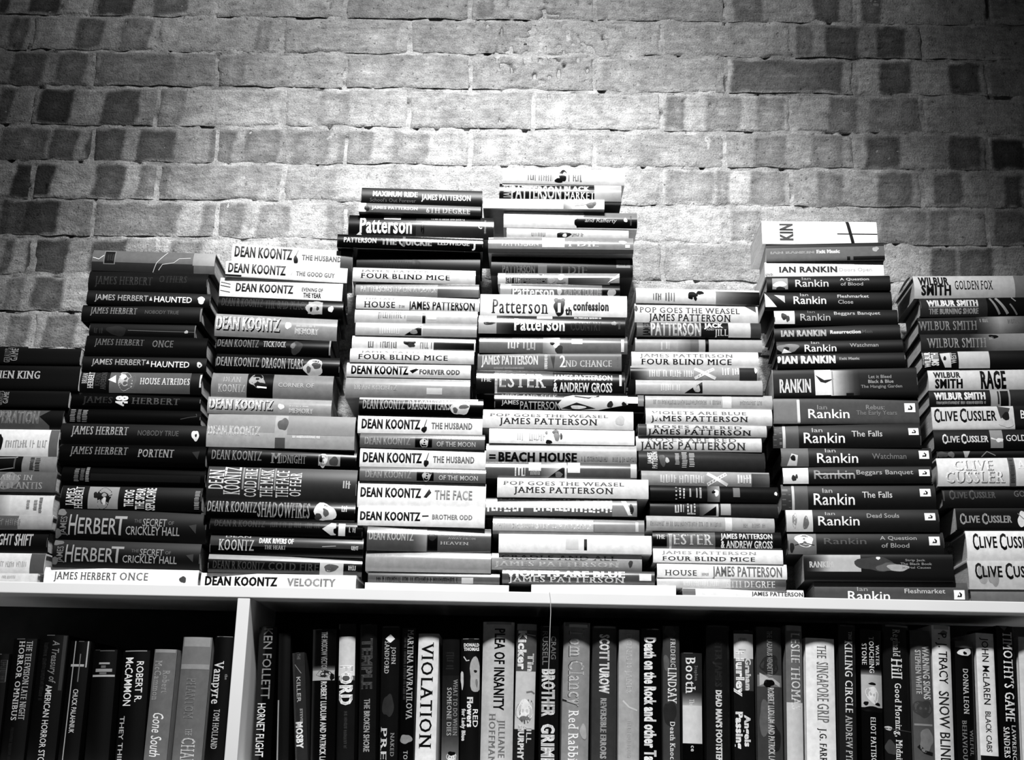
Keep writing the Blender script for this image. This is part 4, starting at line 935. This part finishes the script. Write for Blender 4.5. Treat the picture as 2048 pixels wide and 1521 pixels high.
STACK_RANKIN = [
 (11, 90,88, 1010,92, .94,'f','a thin black cross',.0, ('v','KIN',235,335,.15,.88,.32,'b'), ('r',465,490,.2,.8,.86), ('l',[(775,1),(795,.5),(815,0)],.1,.0065), ('l',[(690,.45),(1010,.45)],.08,.0022)),
 (11, 125,285, 1070,250, .40,'f','a black upper edge',.0, ('r',125,1070,.78,1,.04), ('t','IAN RANKIN',160,510,.42,.56,.66,'b'), ('t','Exit Music',530,715,.42,.62,.95,'b'), ('o',1000,.6,25,.14,.66), ('r',820,1070,0,.2,.05), ('r',770,795,.02,.2,.08)),
 (11, 115,425, 1065,408, .92,'f','dark capitals then faint lettering',.0, ('t','IAN RANKIN',230,695,.3,.68,.3,'b'), ('t','Doors Open',710,970,.35,.58,.78,'s'), ('x',120,180,.05,.25,.2)),
 (11, 130,535, 1120,515, .06,'m','a pale picture, two-line title',.0, *rankin(415,485,360,625,(.72,.93),(.25,.74),.8), ('r',175,300,.1,.85,.6), ('o',235,.42,50,.2,.88), ('o',240,.15,40,.1,.2), ('t','A Question',718,950,.65,.84,.76,'s'), ('t','of Blood',722,900,.3,.52,.68,'s')),
 (11, 112,655, 1130,640, .06,'m','a pale feather-shaped picture',.0, *rankin(400,465,345,605,(.72,.9),(.3,.72),.92), ('p',[(115,.9),(118,.15),(210,.15)],.9), ('p',[(190,.8),(275,.75),(275,.35)],.74), ('t','Fleshmarket',698,948,.62,.8,.76,'s'), ('t','Close',700,820,.3,.5,.68,'s')),
 (11, 190,805, 1180,790, .07,'m','a white square with dark spots',.0, *rankin(460,520,400,640,(.8,.97),(.28,.74),.66), ('r',190,355,.08,.95,.85), ('o',270,.55,26,.22,.2), ('o',300,.4,14,.2,.3), ('t','Beggars Banquet',672,1040,.65,.88,.7,'s')),
 (11, 190,940, 1200,905, .06,'m','bold capitals, no picture',.0, ('t','IAN RANKIN',245,608,.34,.72,.74,'b'), ('t','Resurrection',640,885,.46,.68,.85,'b'), ('t','Men',895,975,.46,.68,.32,'s')),
 (11, 210,1060, 1220,1028, .06,'m','an eye picture at one end',.0, *rankin(490,555,435,690,(.76,.98),(.15,.7),.92), ('o',300,.45,85,.36,.5), ('o',290,.4,22,.15,.04), ('p',[(250,.05),(270,.4),(330,.1)],.9), ('t','Watchman',798,1025,.45,.75,.62,'s')),
 (11, 215,1160, 1240,1130, .05,'m','thick white capitals',.0, ('t','IAN RANKIN',255,683,.32,.83,.98,'b'), ('t','Exit Music',715,875,.52,.7,.66,'b'), ('o',230,.6,14,.25,.8)),
 (11, 170,1285, 1330,1248, .05,'f','a bright misty panel',-.004, ('r',515,645,.1,.95,.86), ('r',640,870,.08,.93,.85,.08), ('p',[(520,.78),(590,.6),(670,.64),(600,.5),(560,.54)],.04), ('r',650,662,.1,.9,.6), ('r',760,820,.05,.16,.06), ('t','RANKIN',230,480,.2,.64,.95,'c'), ('t','Let it Bleed',945,1125,.64,.75,.6,'s'), ('t','Black & Blue',940,1140,.48,.59,.66,'s'), ('t','The Hanging Garden',880,1205,.32,.42,.56,'s'), ('r',170,178,.02,.98,.5)),
 (12, 18,65, 1045,55, .32,'f','a paler square end and sticker',.0, ('r',18,205,0,1,.5), ('r',187,207,.05,.95,.85), ('t','Ian',330,400,.56,.74,.55,'s'), ('t','Rankin',265,555,.22,.58,.95,'s'), ('t','Rebus:',675,805,.56,.74,.56,'s'), ('t','The Early Years',605,890,.35,.52,.5,'s'), *publisher(945,1020,.45,.8)),
 (12, 15,250, 1060,230, .13,'m','a white-striped picture end',.0, ('r',15,85,0,1,.3), ('x',20,80,.1,.9,.5), ('r',85,105,0,1,.8), ('r',105,200,0,1,.36), *rankin(295,370,235,525,(.65,.84),(.2,.64),.95), ('t','The Falls',575,790,.45,.7,.78,'s'), *publisher(975,1045,.5,.8)),
 (12, 75,415, 1140,405, .15,'m','a pale eye-shaped picture',.0, ('r',75,270,0,1,.42), ('p',[(115,.05),(150,.7),(195,.6),(185,.05)],.8), ('o',160,.45,20,.14,.05), *rankin(390,465,330,620,(.76,.98),(.2,.72),.95), ('t','Watchman',720,960,.4,.7,.46,'s'), *publisher(1050,1120,.4,.85)),
 (12, 85,555, 1140,530, .14,'m','a white square end, faded title',.0, ('r',88,270,0,.95,.92), ('o',165,.32,18,.16,.25), ('o',185,.42,10,.12,.3), ('t','Rankin',310,600,.28,.8,.58,'s'), ('r',320,590,.52,.6,.75), ('t','Beggars Banquet',612,1010,.52,.8,.66,'s'), *publisher(1050,1125,.4,.8)),
 (12, 75,675, 1165,655, .13,'m','a grey striped end and sticker',.0, ('r',75,150,0,1,.28), ('x',80,148,.1,.9,.46), ('r',150,168,0,1,.8), ('r',168,265,0,1,.36), *rankin(370,440,305,595,(.66,.84),(.2,.64),.95), ('t','The Falls',650,860,.46,.7,.8,'s'), *publisher(1055,1130,.5,.8)),
 (12, 105,852, 1190,840, .15,'m','a blotchy pale square end',.0, ('r',110,300,0,1,.8), ('o',170,.5,16,.35,.55), ('o',250,.4,20,.3,.45), *rankin(390,460,338,630,(.75,.9),(.28,.7),.92), ('t','Dead Souls',685,912,.62,.82,.64,'s'), *publisher(1090,1165,.5,.83)),
 (12, 120,1015, 1225,1000, .16,'m','a bright skull-like picture',.0, ('r',120,325,0,1,.5), ('o',240,.62,66,.28,.92), ('l',[(170,.4),(240,.5),(310,.4)],.2), ('o',150,.3,18,.2,.2), ('t','Rankin',380,680,.45,.74,.36,'s'), ('t','A Question',778,1035,.65,.83,.64,'s'), ('t','of Blood',785,980,.3,.5,.66,'s'), *publisher(1120,1195,.4,.8)),
 (12, 232,1168, 1290,1158, .06,'f','a ragged rock picture',-.004, ('r',250,420,.35,.97,.08,.72), ('r',420,640,.35,.97,.72), ('o',740,.64,130,.28,.28), ('o',830,.52,80,.16,.4), ('o',900,.5,70,.14,.66), ('o',765,.85,14,.06,.9), ('t','RANKIN',275,440,.5,.72,.9,'c'), ('t','Strip Jack',955,1095,.74,.82,.6,'s'), ('t','The Black Book',920,1140,.6,.69,.6,'s'), ('t','Mortal Causes',930,1130,.47,.55,.6,'s')),
 (12, 310,1370, 1395,1355, .32,'m','half-hidden lettering, lowest of all',.0, ('t','Ian',615,690,.55,.76,.6,'s'), ('t','Rankin',548,845,.08,.55,.95,'s'), ('t','Fleshmarket',950,1235,.45,.68,.76,'s'), *publisher(1295,1370,.15,.62)),
]

STACK_END = [
 (13, 200,95, 1330,78, .74,'m','a curled jacket edge, dark lettering',.0, ('r',1075,1330,0,1,.5), ('t','WILBUR',240,505,.56,.92,.14,'b'), ('t','SMITH',260,520,.14,.54,.12,'b'), ('t','GOLDEN FOX',555,885,.36,.75,.1,'r')),
 (13, 255,290, 1380,262, .22,'h','bright diagonal streaks',.0, ('r',840,1380,0,1,.1), ('t','WILBUR SMITH',315,760,.52,.85,.92,'b'), ('r',330,760,.45,.48,.7), ('t','THE BURNING SHORE',330,760,.12,.38,.66,'b'), ('l',[(870,.95),(945,.08)],.56,.004), ('l',[(920,.95),(1015,.1)],.6,.005), ('l',[(1035,.6),(1095,.05)],.5,.003), ('l',[(1060,.97),(1090,.75)],.6,.002)),
 (13, 240,460, 1360,425, .2,'h','a cloudy middle, thin serif letters',.0, ('r',750,950,0,1,.22,.6), ('r',950,1360,0,1,.6,.18), ('t','WILBUR SMITH',240,750,.2,.72,.55,'r'), ('x',780,850,.6,.85,.6), ('x',1020,1120,.5,.8,.4)),
 (13, 262,605, 1400,575, .2,'h','a cloudy pale end, serif letters',.0, ('r',700,900,0,1,.22,.5), ('r',900,1400,0,1,.5,.62), ('t','WILBUR SMITH',315,830,.2,.72,.6,'r'), ('o',900,.8,40,.12,.1), ('x',860,900,.6,.8,.6)),
 (13, 272,755, 1410,730, .05,'m','a pale panel, words across',.0, ('y',272,290,.2,.9,.7), ('v','WILBUR',295,345,.06,.94,.85,'b'), ('v','SMITH',355,415,.15,.9,.85,'b'), ('p',[(430,.85),(520,.9),(525,.05),(470,.05),(440,.5)],.78), ('o',470,.55,14,.12,.1), ('v','WEST',525,570,.25,.9,.7,'c'), ('r',590,870,0,.97,.74), ('r',860,1410,0,1,.08)),
 (13, 325,910, 1450,885, .78,'m','big black capitals',.0, ('t','WILBUR',370,608,.58,.84,.2,'b'), ('t','SMITH',380,622,.12,.5,.08,'b'), ('t','RAGE',780,1000,.1,.86,.06,'b')),
 (13, 335,1095, 1450,1070, .13,'m','white capitals and light streaks',.0, ('t','WILBUR SMITH',380,825,.4,.83,.92,'b'), ('x',395,825,.12,.3,.66), ('r',870,1040,0,1,.62), ('r',955,1025,0,.92,.08), ('r',930,945,.1,.9,.2), ('r',1045,1450,0,1,.2)),
 (13, 355,1245, 1470,1210, .78,'f','black lettering, black end',.0, *caps(0, (('CLIVE',375,580),('CUSSLER',600,918)),.36,.86,.05), ('p',[(930,1),(1040,.9),(1000,.45),(960,.3),(940,.7)],.3), ('o',1000,.3,60,.25,.75), ('o',1000,.55,28,.2,.1), ('r',1070,1470,0,1,.05), ('t','B',1128,1165,.45,.8,.9,'s')),
 (14, 180,165, 1080,135, .06,'m','a small pale parachute panel',.0, *caps(0, (('CLIVE',245,380),('CUSSLER',393,605)),.34,.72,.9), ('r',620,718,.08,.97,.55), ('l',[(625,.55),(715,.4)],.85,.003), ('o',690,.45,26,.1,.9), ('t','GOLD',742,898,.4,.7,.85,'s')),
 (14, 205,325, 1090,305, .08,'m','a thin strip of dark pictures',.004, ('o',250,.5,42,.4,.3), ('o',320,.5,24,.4,.4), ('p',[(415,.95),(470,.95),(445,.1),(425,.1)],.62), ('l',[(555,.15),(600,.85),(665,.3)],.5,.0016)),
 (14, 205,380, 1100,360, .84,'m','shaded white capitals',-.003, ('t','CLIVE',341,646,.53,.9,.5,'r'), ('t','CLIVE',335,640,.55,.92,.97,'r'), ('t','CUSSLER',271,731,.10,.48,.5,'r'), ('t','CUSSLER',265,725,.12,.5,.97,'r'), ('r',762,812,0,1,.4), ('y',770,805,.1,.95,.1), ('t','A',835,890,.6,.9,.97,'r')),
 (14, 245,615, 1130,585, .12,'m','dim narrow lettering',.004, *caps(0, (('CLIVE',300,440),('CUSSLER',455,662)),.42,.8,.38), ('r',250,262,.3,.8,.3), ('t','GO',805,890,.5,.8,.4,'s')),
 (14, 340,775, 1230,750, .05,'f','pale lettering and winged emblem',.004, *caps(0, (('CLIVE',380,535),('CUSSLER',553,785)),.34,.7,.72), ('o',870,.5,40,.32,.85), ('l',[(835,.75),(880,.5)],.5), ('r',340,349,.05,.95,.5)),
 (14, 430,950, 1330,935, .88,'w','black lettering',-.004, *caps(0, (('CLIVE',480,670),('CUSSLER',690,985)),.4,.86,.05)),
 (14, 445,1185, 1350,1165, .74,'w','black lettering, stained',-.004, ('o',560,.5,45,.3,.62), ('o',640,.4,40,.3,.58), *caps(0, (('CLIVE',498,712),('CUSSLER',735,1060)),.4,.86,.06)),
 (14, 470,1410, 1350,1400, .42,'m','a plain spine, at the bottom',.004),
]

ROW_DARK = [
 (15, -150,-75,640, -260,-180, .05,'m','no lettering in view'),
 (15, -65,75,650, -165,-30, .03,'m','a pale worn label', ('x',700,885,.55,.95,.22), ('r',700,880,.93,.97,.4)),
 (15, 100,305,525, -15,185, .03,'m','two lines of spaced capitals', ('t','THE TELEVISION LATE NIGHT',545,1190,.62,.85,.74,'r'), ('t','HORROR OMNIBUS',545,1195,.30,.54,.8,'r'), ('x',1255,1521,.35,.5,.16)),
 (15, 315,560,495, 200,440, .03,'m','', ('t','A Treasury of',540,890,.52,.76,.5,'i'), ('t','AMERICAN HORROR STORIES',905,1640,.45,.66,.8,'s'), ('x',560,1030,.2,.36,.2), ('r',500,950,.86,.97,.24)),
 (15, 575,745,545, 462,638, .03,'m','white ruled lines and hand lettering', ('t','CHUCK PALAHNIUK',940,1300,.42,.66,.8,'s'), ('r',545,1560,.24,.29,.66), ('r',545,760,.86,.92,.66), ('x',735,770,.1,.9,.66), ('r',650,880,.56,.61,.45)),
 (15, 760,960,615, 678,885, .04,'m','a block of tiny type', ('r',622,628,.3,.9,.4), ('r',720,735,.3,.75,.62), ('r',745,765,.4,.6,.42), ('x',772,798,.1,.95,.6), ('r',802,816,.35,.65,.45), ('r',822,838,.05,.98,.68)),
 (16, 55,285,622, -15,225, .03,'m','white name in two lines', ('r',622,630,.1,.9,.6), ('t','ROBERT R.',712,1045,.58,.82,.9,'s'), ('t','McCAMMON',680,1075,.15,.45,.95,'s'), ('t','THEY THIRST',1160,1640,.08,.26,.75,'s')),
 (16, 312,515,612, 228,415, .45,'m','white slanted script', ('r',612,640,.05,.95,.6), ('t','Robert',785,975,.5,.8,.64,'r'), ('t','McCammon',705,1030,.1,.42,.68,'r'), ('t','Gone South',1135,1495,.25,.72,.92,'i')),
 (16, 548,802,512, 455,705, .45,'m','a pale chalice label and title', ('r',512,780,0,1,.5), ('r',512,590,.05,.95,.62), ('o',640,.45,40,.15,.28), ('o',700,.7,30,.14,.34), ('o',690,.15,30,.12,.36), ('r',735,775,.02,.98,.6), ('t','PHANTOM',850,1180,.28,.6,.56,'r'), ('t','THE',1265,1320,.4,.62,.75,'r'), ('t','CHALICE',1340,1680,.3,.75,.8,'r')),
 (16, 815,978,505, 725,885, .04,'m','white gothic lettering', ('r',505,512,.1,.95,.45), ('t','Vampyre',710,1060,.1,.62,.9,'r'), ('t','the',815,860,.72,.86,.66,'r'), ('t','TOM HOLLAND',1105,1430,.3,.62,.8,'r')),
]

ROW_WIDE = [
 (17, 75,235,365, 12,176, .04,'h','', ('t','KEN FOLLETT',380,990,.3,.78,.55,'s'), ('t','HORNET FLIGHT',1030,1495,.15,.6,.92,'s')),
 (17, 255,345,420, 215,340, .05,'m','a pale worn lower edge', ('r',1000,1560,.02,.14,.62)),
 (17, 360,472,590, 388,500, .22,'h','white lettering, scrawled top', ('t','THE',600,650,.4,.66,.45,'s'), ('o',700,.5,44,.36,.4), ('o',710,.45,26,.2,.2), ('l',[(690,.2),(770,.7)],.6,.001), ('t','KILLER',800,1020,.3,.62,.72,'s'), ('t','STEVE',1075,1190,.52,.72,.66,'b'), ('t','MOSBY',1190,1420,.15,.68,.97,'b')),
 (17, 540,748,385, 512,735, .06,'h','a misty photograph band', ('r',700,750,.02,.96,.1,.6), ('r',745,830,.02,.95,.7), ('o',775,.55,28,.38,.2), ('o',800,.85,26,.1,.12), ('t','THE MOSCOW VECTOR',410,740,.4,.64,.64,'c'), ('t','ROBERT LUDLUM AND PATRICK LARKIN',840,1640,.4,.64,.92,'c')),
 (17, 765,922,340, 742,900, .14,'h','pale upper half, white capitals', ('r',450,800,.03,.97,.82,.88), ('r',790,830,.03,.97,.4), ('t','FORD',700,1045,.12,.84,.97,'b'), ('x',1100,1420,.4,.6,.3)),
 (17, 948,1108,345, 938,1082, .13,'h','grey blocky name', ('t','TEMPLE',465,905,.12,.74,.36,'b'), ('t','THE BROKEN SHORE',990,1450,.3,.64,.74,'c')),
 (17, 1140,1302,360, 1112,1275, .12,'h','a small white diamond', ('r',360,372,.05,.95,.35), ('t','JOHN',540,690,.58,.8,.8,'r'), ('t','SANDFORD',490,770,.18,.44,.8,'r'), ('p',[(430,.5),(470,.75),(505,.5),(470,.2)],.95), ('o',1050,.45,100,.3,.24), ('t','NAKED',1285,1490,.62,.82,.62,'r'), ('t','PREY',1235,1640,.08,.42,.88,'r')),
 (17, 1318,1440,375, 1288,1415, .06,'h','a long thin name', ('t','MARTINA NAVRATILOVA',390,1170,.42,.84,.78,'r'), ('x',390,1000,.15,.36,.3), ('o',1340,.45,40,.4,.58), ('t','TOTAL',1440,1620,.3,.6,.75,'r')),
 (17, 1455,1645,425, 1425,1610, .88,'w','one large black word', ('r',425,455,0,1,.7), ('t','VIOLATION',500,1420,.18,.76,.06,'r')),
 (18, 310,472,375, 288,465, .13,'h','two serif lines, cloudy foot', ('x',500,660,.2,.7,.2), ('r',720,1300,0,1,.16,.28), ('r',1300,1530,0,1,.3,.5), ('o',1500,.6,50,.3,.85), ('o',1460,.6,20,.2,.1), ('t','WHAT TO DO WHEN',755,1290,.66,.9,.66,'r'), ('t','SOMEONE DIES',835,1290,.3,.56,.78,'r')),
 (18, 478,668,368, 470,656, .04,'m','a pale face picture', ('r',368,376,.1,.95,.5), ('v','DONALD',415,445,.15,.97,.9,'b'), ('v','THOMAS',455,485,.15,.97,.9,'b'), ('o',715,.8,150,.36,.68), ('o',680,.78,14,.08,.15), ('o',790,.85,40,.06,.5), ('o',760,.08,80,.08,.76), ('l',[(540,.15),(580,.3),(575,.45)],.8,.002), ('t','RED',1040,1210,.66,.92,.95,'s'), ('t','Flowers',925,1210,.36,.66,.97,'b'), ('t','for Lady Blue',1035,1340,.08,.28,.9,'b')),
 (18, 685,1002,210, 660,975, .78,'h','dark narrow lettering, widest spine', ('r',210,235,.1,.9,.6), ('t','PLEA OF INSANITY',275,1050,.38,.7,.12,'c'), ('t','HOFFMAN',1080,1560,.25,.45,.68,'r'), ('t','JILLIANE',1140,1500,.55,.75,.68,'r')),
 (18, 1012,1208,230, 972,1182, .36,'h','a round glass ball picture', ('r',230,290,.02,.98,.6), ('l',[(330,.5),(340,.95)],.75,.002), ('r',680,1230,.02,.98,.8), ('o',1060,.5,98,.47,.4), ('o',1050,.5,84,.42,.92), ('o',1125,.5,20,.25,.5), ('l',[(880,.55),(870,.8),(890,.95)],.5,.003), ('r',1230,1560,.0,1,.18), ('t','Kicker',295,665,.1,.5,.98,'b'), ('t','Tin',510,680,.58,.88,.9,'b'), ('t','JILL',1190,1360,.6,.84,.85,'s'), ('t','MURPHY',1190,1521,.2,.48,.92,'b')),
 (18, 1240,1412,250, 1215,1412, .12,'h','bold white capitals below grey', ('t','CRAIG',345,565,.58,.84,.5,'s'), ('t','RUSSELL',300,620,.12,.4,.5,'s'), ('t','BROTHER',660,1110,.12,.78,.9,'b'), ('t','GRIMM',1180,1600,.12,.78,.92,'b')),
 (19, 30,297,215, 8,272, .6,'h','outlined pale lettering', ('r',215,250,.05,.95,.45), ('r',235,262,.2,.9,.78), ('t','Tom',278,545,.2,.80,.2,'r'), ('t','Tom',282,540,.23,.80,.8,'r'), ('t','Clancy',575,1015,.2,.80,.25,'r'), ('t','Clancy',580,1010,.23,.80,.78,'r'), ('t','Red Rabbit',1050,1580,.25,.62,.98,'r'), ('o',1250,.8,70,.12,.72)),
 (19, 302,550,250, 298,536, .28,'h','white bold capitals', ('r',250,270,.05,.95,.5), ('t','SCOTT TUROW',330,890,.3,.68,.95,'b'), ('t','REVERSIBLE ERRORS',935,1510,.35,.58,.7,'b')),
 (19, 556,762,285, 550,755, .68,'m','nearly invisible lettering', ('t','DONALD JAMES',330,890,.36,.62,.8,'r'), ('l',[(960,.2),(1020,.5),(1050,.9)],.8,.003), ('x',1150,1500,.4,.6,.73)),
 (19, 768,962,275, 772,965, .05,'h','crowded thick white lettering', ('r',275,285,.3,.9,.6), ('t','Death on the Rock',360,1000,.16,.74,.97,'b'), ('t','and other Tales',1020,1640,.16,.74,.97,'b')),
 (19, 974,1136,250, 976,1146, .28,'m','white serif name on grey', ('o',300,.4,60,.35,.36), ('o',600,.2,80,.15,.4), ('o',1080,.4,120,.35,.2), ('t','FREDERIC',370,640,.45,.74,.9,'r'), ('t','LINDSAY',645,985,.28,.8,.97,'r'), ('t','Death Knock',1160,1560,.4,.7,.97,'r')),
 (19, 1150,1356,505, 1162,1362, .2,'h','a bright band, shortest of all', ('r',880,1010,.03,.97,.22,.75), ('r',1005,1365,.03,.97,.86), ('r',1370,1560,0,1,.04), ('t','Booth',545,890,.18,.66,.95,'r'), ('t','Stephen',625,770,.62,.78,.55,'r'), ('t','The',945,1010,.35,.58,.95,'r'), ('t','ce',1385,1440,.4,.6,.95,'r')),
 (19, 1382,1618,245, 1392,1628, .15,'h','thick white lower title', ('r',245,260,.1,.9,.3), ('t','PETER JAMES',340,830,.36,.64,.23,'b'), ('t',"DEAD MAN'S FOOTSTEPS",860,1560,.38,.62,.95,'b')),
 (20, 330,552,208, 356,562, .13,'h','a white upper panel', ('r',245,500,.02,.98,.85), ('y',285,325,.25,.65,.5), ('y',400,415,.25,.6,.4), ('r',495,820,.02,.98,.38,.3), ('t','Hurley',420,880,.12,.5,.97,'b'), ('t','Graham',490,815,.56,.84,.92,'b'), ('t','Angels',1065,1385,.48,.78,.98,'b'), ('t','Passing',1035,1410,.08,.4,.98,'b')),
 (20, 563,836,175, 592,852, .3,'h','a smoky arc picture', ('o',560,.5,90,.4,.22), ('r',660,780,.02,.98,.5), ('p',[(640,.1),(690,.45),(690,.6),(740,.9),(780,.9),(720,.5),(770,.1)],.74), ('o',745,.45,40,.2,.08), ('o',1100,.3,160,.25,.42), ('o',1300,.7,120,.2,.2), ('t','THE LAZARUS VENDETTA',215,680,.4,.6,.7,'c'), ('t','ROBERT LUDLUM AND PATRICK LARKIN',790,1640,.4,.64,.88,'c')),
 (20, 862,1037,160, 882,1057, .46,'h','pale name above white foot', ('r',160,215,.05,.95,.6), ('r',940,1560,.02,.98,.82), ('t','LESLIE THOMAS',235,1010,.3,.84,.92,'r')),
 (20, 1060,1368,290, 1084,1388, .92,'w','grey old-style lettering', ('t','THE',360,490,.38,.7,.62,'r'), ('t','SINGAPORE',530,925,.36,.76,.68,'r'), ('t','GRIP',950,1140,.36,.76,.68,'r'), ('t','J.G. FARRELL',1200,1660,.42,.66,.2,'r')),
 (20, 1398,1577,155, 1415,1597, .18,'h','long white serif title', ('r',155,170,.1,.9,.34), ('t','THE',220,305,.56,.76,.9,'r'), ('t','KILLING CIRCLE',315,1040,.34,.78,.97,'r'), ('t','ANDREW PYPER',1070,1640,.34,.72,.82,'r')),
 (21, 103,326,205, 132,352, .05,'h','a bright snow picture', ('r',600,665,.0,1,.06,.6), ('r',660,990,0,1,.72), ('o',860,.5,80,.3,.9), ('o',750,.5,14,.16,.12), ('o',950,.2,18,.12,.1), ('o',955,.75,16,.12,.1), ('o',1010,.5,30,.5,.1), ('t','WATER',350,565,.7,.88,.95,'r'), ('t','TOUCHING',275,640,.38,.6,.95,'r'), ('t','STONE',345,560,.06,.26,.9,'r'), ('t','ELIOT PATTISON',1090,1600,.38,.62,.95,'r')),
 (21, 334,606,155, 358,648, .13,'h','a large white short name', ('r',155,175,.1,.95,.5), ('t','Reginald',200,475,.35,.62,.82,'r'), ('t','Hill',495,700,.28,.68,.95,'r'), ('t','Good Morning, Midnight',745,1640,.38,.62,.97,'r'), ('o',1205,.13,22,.12,.75), ('l',[(1205,0),(1230,1)],.3,.0015), ('o',1400,.2,70,.18,.3)),
 (21, 608,812,210, 652,872, .36,'m','two stacked lines, wavy foot', ('o',1000,.5,90,.45,.28), ('r',1155,1175,.05,.95,.56), ('o',1320,.6,110,.35,.5), ('l',[(1380,.2),(1440,.5),(1460,.9)],.12,.006), ('t','WARNING SIGNS',365,905,.55,.9,.88,'c'), ('t','STEPHEN WHITE',410,855,.2,.46,.82,'c')),
 (21, 825,1026,160, 872,1066, .86,'h','large spaced lettering', ('r',160,200,.1,.9,.7), ('o',235,.6,24,.2,.5), ('t','P. J. TRACY',240,750,.3,.76,.08,'s'), ('t','SNOW BLIND',825,1580,.25,.78,.34,'s')),
 (21, 1063,1252,320, 1095,1292, .08,'h','a white arched badge', ('r',320,385,.02,.98,.42), ('o',432,.5,38,.36,.85), ('o',440,.5,16,.1,.06), ('r',465,485,.1,.9,.05), ('t','DONNA LEON',600,1055,.36,.64,.85,'r'), ('t','BEHAVIOUR',1120,1580,.25,.48,.56,'r'), ('t','WILFUL',1210,1475,.64,.84,.56,'r')),
 (21, 1268,1452,240, 1320,1512, .88,'f','dark spaced lettering', ('t','JOHN McLAREN',285,960,.3,.68,.1,'s'), ('t','BLACK CABS',1030,1440,.34,.64,.14,'s'), ('r',1478,1640,0,1,.04)),  # black foot strip is painted on for the dark space under the book
 (21, 1482,1665,165, 1538,1722, .05,'h','large white serif title', ('p',[(165,.1),(165,.6),(215,.4)],.4), ("t","TIMOTHY'S GAME",225,1130,.3,.84,.97,'r'), ('t','LAWRENCE',1165,1560,.6,.85,.92,'r'), ('t','SANDERS',1190,1500,.16,.46,.92,'r')),
 (21, 1702,1905,280, 1752,1955, .8,'m','no lettering in view'),
]

STACK_CROPS = [CA, CB, CC, CD, CE, CF, CG, CH, CI, CJ, CK, CL, CM, CN, CO, CP, CQ, CR, CS, CT, CU, CV]
build_stack('the lowest stack', STACK_CROPS, STACK_KING)
build_stack('the lightning-topped stack', STACK_CROPS, STACK_HERBERT)
build_stack('the stack above the divider', STACK_CROPS, STACK_DIVIDER)
build_stack('the second-tallest stack', STACK_CROPS, STACK_SECOND)
build_stack('the tallest stack', STACK_CROPS, STACK_TALLEST)
build_stack('the short pale stack', STACK_CROPS, STACK_SHORT)
build_stack('the cross-topped stack', STACK_CROPS, STACK_RANKIN)
build_stack('the curled-jacket-topped stack', STACK_CROPS, STACK_END)
build_row('the dark compartment', STACK_CROPS, ROW_DARK)
build_row('the wide compartment', STACK_CROPS, ROW_WIDE)

# the front flap of the top book's jacket has slipped out and curls away from its head
def curled_flap(root):
    L = root['spine'] ; T = root['thick']
    P, Fs, n, m = [], [], 12, 8
    for i in range(n + 1):
        s_ = i / n
        for j in range(m + 1):
            w = j / m
            x = -L / 2 - 0.003 - 0.030 * s_ ** 1.3 + 0.004 * w * s_
            z = T * 0.99 - (T * 0.95) * s_ ** 1.8 + 0.004 * math.sin(math.pi * s_)
            P.append((x, 0.008 + 0.012 * s_ + 0.125 * w, z))
    k = m + 1
    for i in range(n):
        for j in range(m):
            Fs.append([i * k + j, i * k + j + 1, (i + 1) * k + j + 1, (i + 1) * k + j])
    o = new_mesh('jacket_flap', P, Fs, M_MATTE, root, np.tile((.35, .35, .35, .15), (len(P), 1)), smooth=True)
    so = o.modifiers.new('thickness', 'SOLIDIFY'); so.thickness = 0.0004
    o['label'] = 'loose curled jacket flap'
for o in list(scene.objects):
    if o.get('label', '').endswith('topping the curled-jacket-topped stack') or o.get('label', '').endswith('on top of the curled-jacket-topped stack'):
        curled_flap(o)
        break
for o in scene.objects:
    for k in ('spine', 'thick'):
        if k in o: del o[k]

# a stray thread hanging from the edge of the top board
th = [hit(1099, 1184.5, Y_EDGE - 0.001), hit(1101, 1200, Y_EDGE - 0.0014), hit(1101.5, 1225, Y_EDGE - 0.002), hit(1100, 1260, Y_EDGE - 0.003), hit(1099, 1300, Y_EDGE - 0.003), hit(1097, 1345, Y_EDGE - 0.004), hit(1098, 1390, Y_EDGE - 0.004)]
P, Fs = [], []
for p in th:
    for k in range(6):
        P.append((p[0] + 0.0006 * math.cos(k * math.pi / 3), p[1] + 0.0006 * math.sin(k * math.pi / 3), p[2]))
for i in range(len(th) - 1):
    for k in range(6):
        Fs.append([6 * i + k, 6 * i + (k + 1) % 6, 6 * i + 6 + (k + 1) % 6, 6 * i + 6 + k])
tt = new_mesh('hanging_thread', P, Fs, M_THREAD)
tt['label'] = 'thin stray thread hanging from the edge of the white top board'
tt['category'] = 'thread'
